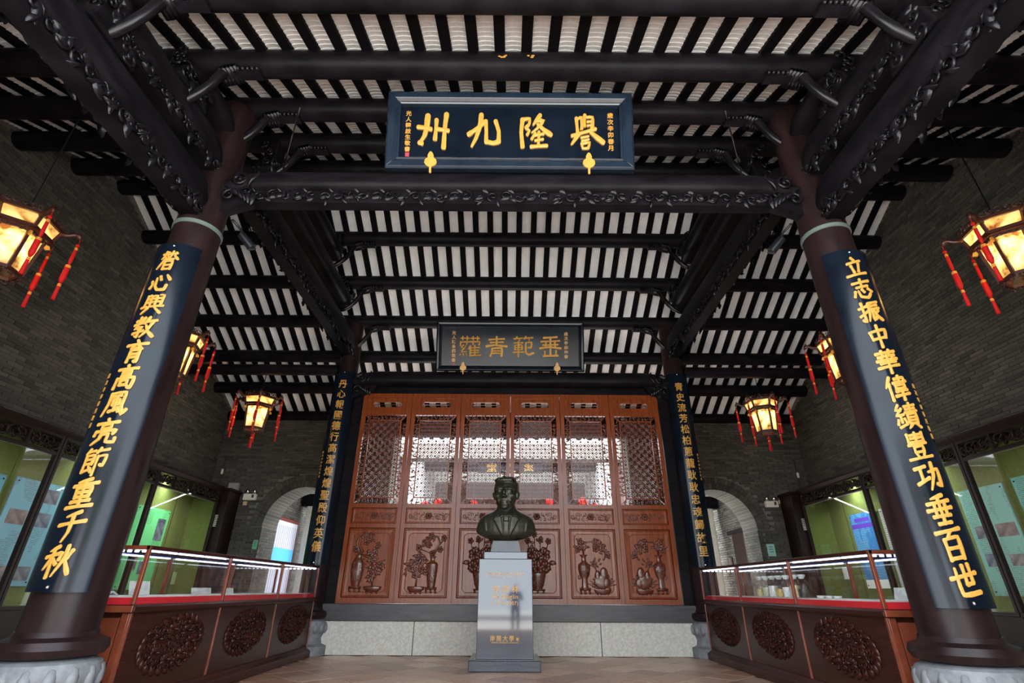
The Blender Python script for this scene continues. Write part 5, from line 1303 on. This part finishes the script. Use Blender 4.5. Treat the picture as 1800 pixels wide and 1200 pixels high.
# ------------------------------------------------------------------ fittings
for sx, nm in ((-1,'left'),(1,'right')):
    c = Vector((sx*3.16,4.86,4.70))
    t = empty('spotlight', c, label='small black spotlight clamped behind the front %s column' % nm, cat='lamp', group='two clamp spotlights')
    d = Vector((-sx*.5,.35,-.55)).normalized()
    MB().tube([c-d*.11,c-d*.10,c+d*.02,c+d*.10,c+d*.10], [.02,.045,.05,.055,.045], 16).build('housing', M['blackmetal'], t, smooth=True)
    MB().tube([c-d*.04, c+Vector((sx*.05,-.1,.10)), c+Vector((sx*.08,-.24,.12))], .014, 8).build('bracket_arm', M['blackmetal'], t, smooth='all')
    # emergency lamp, outlet, exit plate, conduit on the aisle back wall
    ex, ez = (-6.16,2.92) if sx < 0 else (6.18,2.83)
    e = empty('emergency_light', (ex,YBW-.06,ez), label='twin-headed white emergency light on the %s back wall' % nm, cat='lamp', group='emergency lights')
    bx('case', ex-.15, ex+.15, YBW-.1, YBW-.02, ez-.07, ez+.07, M['plastic'], e, .01)
    bx('window', ex+.05, ex+.10, YBW-.104, YBW-.1, ez-.02, ez+.05, M['blackmetal'], e)
    for s in (-1,1):
        q = (ex+s*.085, YBW-.07, ez+.13); MB().ell(q, (.055,.05,.055), 14, 9).build('lamp_head', M['chrome'], e, smooth='all')
    ox, oz = (ex-.1,ez-.14) if sx < 0 else (ex+.24,ez+.06)
    so = bx('wall_socket', ox-.045, ox+.045, YBW-.045, YBW-.018, oz-.045, oz+.045, mat('yellowed_plastic_'+nm, (.55,.42,.24), .5), bevel=.006, label='yellowed wall socket next to the %s emergency light' % nm, cat='socket')
    vx = -5.82 if sx < 0 else 5.97; vz = 1.88 if sx < 0 else 1.83
    pl_ = empty('wall_plate', (vx,YBW-.03,vz-.1), label=('green exit plate on the brick beside the left archway' if sx < 0 else 'pale green notice plate on the brick beside the right archway'), cat='sign')
    hw_, hh_ = (.055,.10) if sx < 0 else (.09,.13)
    bx('plate', vx-hw_, vx+hw_, YBW-.03, YBW-.018, vz-hh_, vz+hh_, mat('plate_green_'+nm, (.18,.50,.33) if sx < 0 else (.30,.55,.48), .4), pl_, .006)
    m = MB()
    for q in range(3): m.box(vx-hw_*.5, vx+hw_*.5, YBW-.034, YBW-.03, vz+hh_*(.45-.4*q), vz+hh_*(.60-.4*q))
    m.build('print', mat('plate_print_'+nm, (.05,.18,.12), .5), pl_)
    q = sx*6.98
    t = empty('conduit', (q,YBW-.03,3.06), label='thin dark conduit with a small lamp in the %s back corner' % nm, cat='pipe')
    MB().tube([(q,YBW-.04,3.06),(q,YBW-.04,3.9)], .018, 8).build('pipe', M['blackmetal'], t, smooth=True)
    MB().lathe([(.02,0),(.03,.03),(.03,.10),(.015,.13)], 10, (q,YBW-.05,3.45)).build('bulb', M['plastic'], t, smooth=True)
bx('switch_box', -6.72, -6.48, YBW-.1, YBW-.02, 3.06, 3.24, mat('grey_box', (.30,.30,.28), .6), bevel=.008, label='small grey box on the left back wall above the corner cupboard', cat='box')

# ------------------------------------------------------------------ beyond the archways
for sx, nm in ((-1,'left'),(1,'right')):
    x = sx*6.05
    m = MB().prism([(YBW+.8,0),(19,0),(19,4.0),(YBW+.8,4.0)], lambda u,v,d: (d,u,v), x, x+sx*.25)
    wp_ = m.build('wall_passage_'+nm, M['mortar'], label='brick passage wall seen through the %s archway' % nm, cat='wall', kind='structure')
    if sx < 0: bricks(wp_, (x+.006, YBW+.8, 0), (0,1,0), (1,0,0), 4.6, lambda u: 4.0, n_parts=200)
    else: bricks(wp_, (x-.006, YBW+.8+4.6, 0), (0,-1,0), (-1,0,0), 4.6, lambda u: 4.0, n_parts=200)
    g = empty('granite_pillar', (sx*5.55,15.2,0), label='pale square granite pillar in the %s archway' % nm, cat='column', group='granite pillars of the rear court')
    bx('shaft', sx*5.55-.25, sx*5.55+.25, 15.0, 15.4, .35, 3.1, M['stone'], g, .03); bx('foot', sx*5.55-.31, sx*5.55+.31, 14.93, 15.47, 0, .25, M['stone'], g, .03)
    MB().lathe([(.28,.25),(.33,.29),(.28,.35)], 24, (sx*5.55,15.2,0)).build('moulding', M['stone'], g, smooth=True)
    b_ = empty('passage_beam', (sx*5.0,15.2,3.1), label='black beam over the granite pillar in the %s archway' % nm, cat='beam')
    bx('beam', sx*5.0-1.0, sx*5.0+1.0, 15.05, 15.35, 3.1, 3.45, M['beam'], b_, .03); bx('upper_beam', sx*5.0-1.05, sx*5.0+1.05, 15.12, 15.3, 3.75, 4.0, M['beam'], b_, .03)
    m = empty('passage_roof', (sx*5.0,16,3.9), label='narrow rafter roof over the %s rear passage' % nm, cat='roof')
    for q in range(5): bx('rafter', sx*5.0-1.1, sx*5.0+1.1, 13.7+q*.4, 13.95+q*.4, 4.02, 4.10, M['rafter'], m)
    bx('tile_layer', sx*5.0-1.1, sx*5.0+1.1, 13.6, 15.5, 4.10, 4.16, M['tile'], m)
nb = empty('notice_board', (-5.95,14.25,.55), label='white notice board with a blue band and dark red frame inside the left archway', cat='board')
bx('sheet', -5.985, -5.965, 13.46, 15.0, .62, 2.58, mat('lavender_sheet', (.50,.51,.58), .6), nb)
for q in range(12): bx('text_column', -5.966, -5.962, 13.56+q*.12, 13.60+q*.12, .75, 2.48, mat('pale_violet_print', (.33,.35,.50), .6) if q == 0 else bpy.data.materials['pale_violet_print'], nb)
bx('blue_band', -5.963, -5.958, 13.48, 14.98, 1.62, 1.92, mat('sky_blue_print', (.08,.42,.75), .5), nb)
for (ya, yb, za, zb_) in ((13.40,15.06,2.58,2.66),(13.40,15.06,.55,.62),(13.40,13.46,.62,2.58),(15.0,15.06,.62,2.58)): bx('frame_bar', -5.99, -5.95, ya, yb, za, zb_, mat('dark_red_frame', (.12,.02,.02), .4), nb)
t = empty('passage_doorway', (6.0,14.2,0), label='dark doorway with a lintel in the right passage wall', cat='doorway')
bx('dark_leaf', 6.0, 6.045, 13.35, 14.5, 0, 2.35, M['cabinet'], t); bx('lintel', 5.98, 6.045, 13.2, 14.75, 2.35, 2.45, M['beam'], t); bx('small_plate', 6.0, 6.04, 14.75, 15.0, 1.55, 1.8, M['counter'], t)

# ------------------------------------------------------------------ rear hall beyond the doors
M['lantern_red'] = mat('deep_red_lantern_silk', (.32,.006,.006), .8, spec=.2)
eb = empty('eave_lintel', (0,12.5,4.42), label='black eave lintel behind the lattice doors at the rear edge of the roof', cat='beam')
bx('beam', -2.9, 2.9, 12.42, 12.62, 4.46, 4.80, M['beam'], eb, .02); bx('cap_board', -2.9, 2.9, 12.46, 12.58, 4.80, 4.98, M['beam'], eb)
rh = empty('rear_hall', (0,20.5,0), label='rear hall with tiled roof and gilt plaque glimpsed through the lattice doors', cat='building')
MB().rings([[(x,20.2,5.55),(x,24.5,7.3),(x,24.5,7.45),(x,20.1,5.68)] for x in (-7,7)]).build('roof', mat('rear_roof_tile', (.05,.042,.037), .8, noise=.3, nscale=10), rh)
for q in range(40): MB().tube([(-6.8+q*.35,20.12,5.68),(-6.8+q*.35,24.5,7.42)], .06, 6).build('tile_ridge', bpy.data.materials['rear_roof_tile'], rh)
bx('back_wall', -7, 7, 24.2, 24.5, 0, 7.2, mat('rear_wall_brown', (.10,.05,.045), .8), rh)
bx('white_strip', -5, 5, 24.0, 24.2, 5.5, 5.95, M['white'], rh)  # plain white strip across the rear wall
for sx in (-1,1):
    bx('gable_return', min(sx*4.35,sx*7), max(sx*4.35,sx*7), 20.5, 24.3, 0, 5.6, bpy.data.materials['rear_wall_brown'], rh)
    bx('side_wall', min(sx*3.5,sx*4.3), max(sx*3.5,sx*4.3), 20.4, 24.3, 0, 5.6, mat('rear_wall_white', (.75,.75,.75), .8) if sx < 0 else bpy.data.materials['rear_wall_white'], rh)
    MB().lathe([(.2,0),(.2,5.6)], 20, (sx*2.2,20.8,0)).build('pillar', M['column'], rh, smooth=True)
bx('eave_beam', -4.1, 4.1, 20.7, 20.95, 5.35, 5.6, M['beam'], rh); bx('plaque_panel', -1.3, 1.3, 20.5, 20.6, 5.2, 5.62, M['board'], rh)
for i, ch in enumerate('堂賢象'):
    MB().add(glyph(ch, .03, .05), lambda p: Vector((-.75+.75*i+(p.x-.5)*.42, 20.5-p.z*.4, 5.41+(p.y-.5)*.36))).build('character', M['gold'], rh)
for k, x in enumerate((-3.2,-2.7,2.75,3.2,-1.4,1.5)):
    c = (x,19.6+.08*k,3.75+.1*(k % 3)); r_ = empty('red_lantern', c, label='red lantern hanging in the rear hall, %s' % ['far left','second from left','second from right','far right','left of the middle','right of the middle'][k], cat='lantern', group='red lanterns of the rear hall')
    MB().ell(c, (.17,.17,.2), 14, 9).build('globe', M['lantern_red'], r_, smooth='all'); MB().tube([(c[0],c[1],c[2]-.2),(c[0],c[1],c[2]-.5)], [.04,.05], 8).build('tassel', M['tassel'], r_)
    MB().tube([(c[0],c[1],c[2]+.2),(c[0],c[1]+.62,5.55)], .008, 6).build('cord', M['blackmetal'], r_)
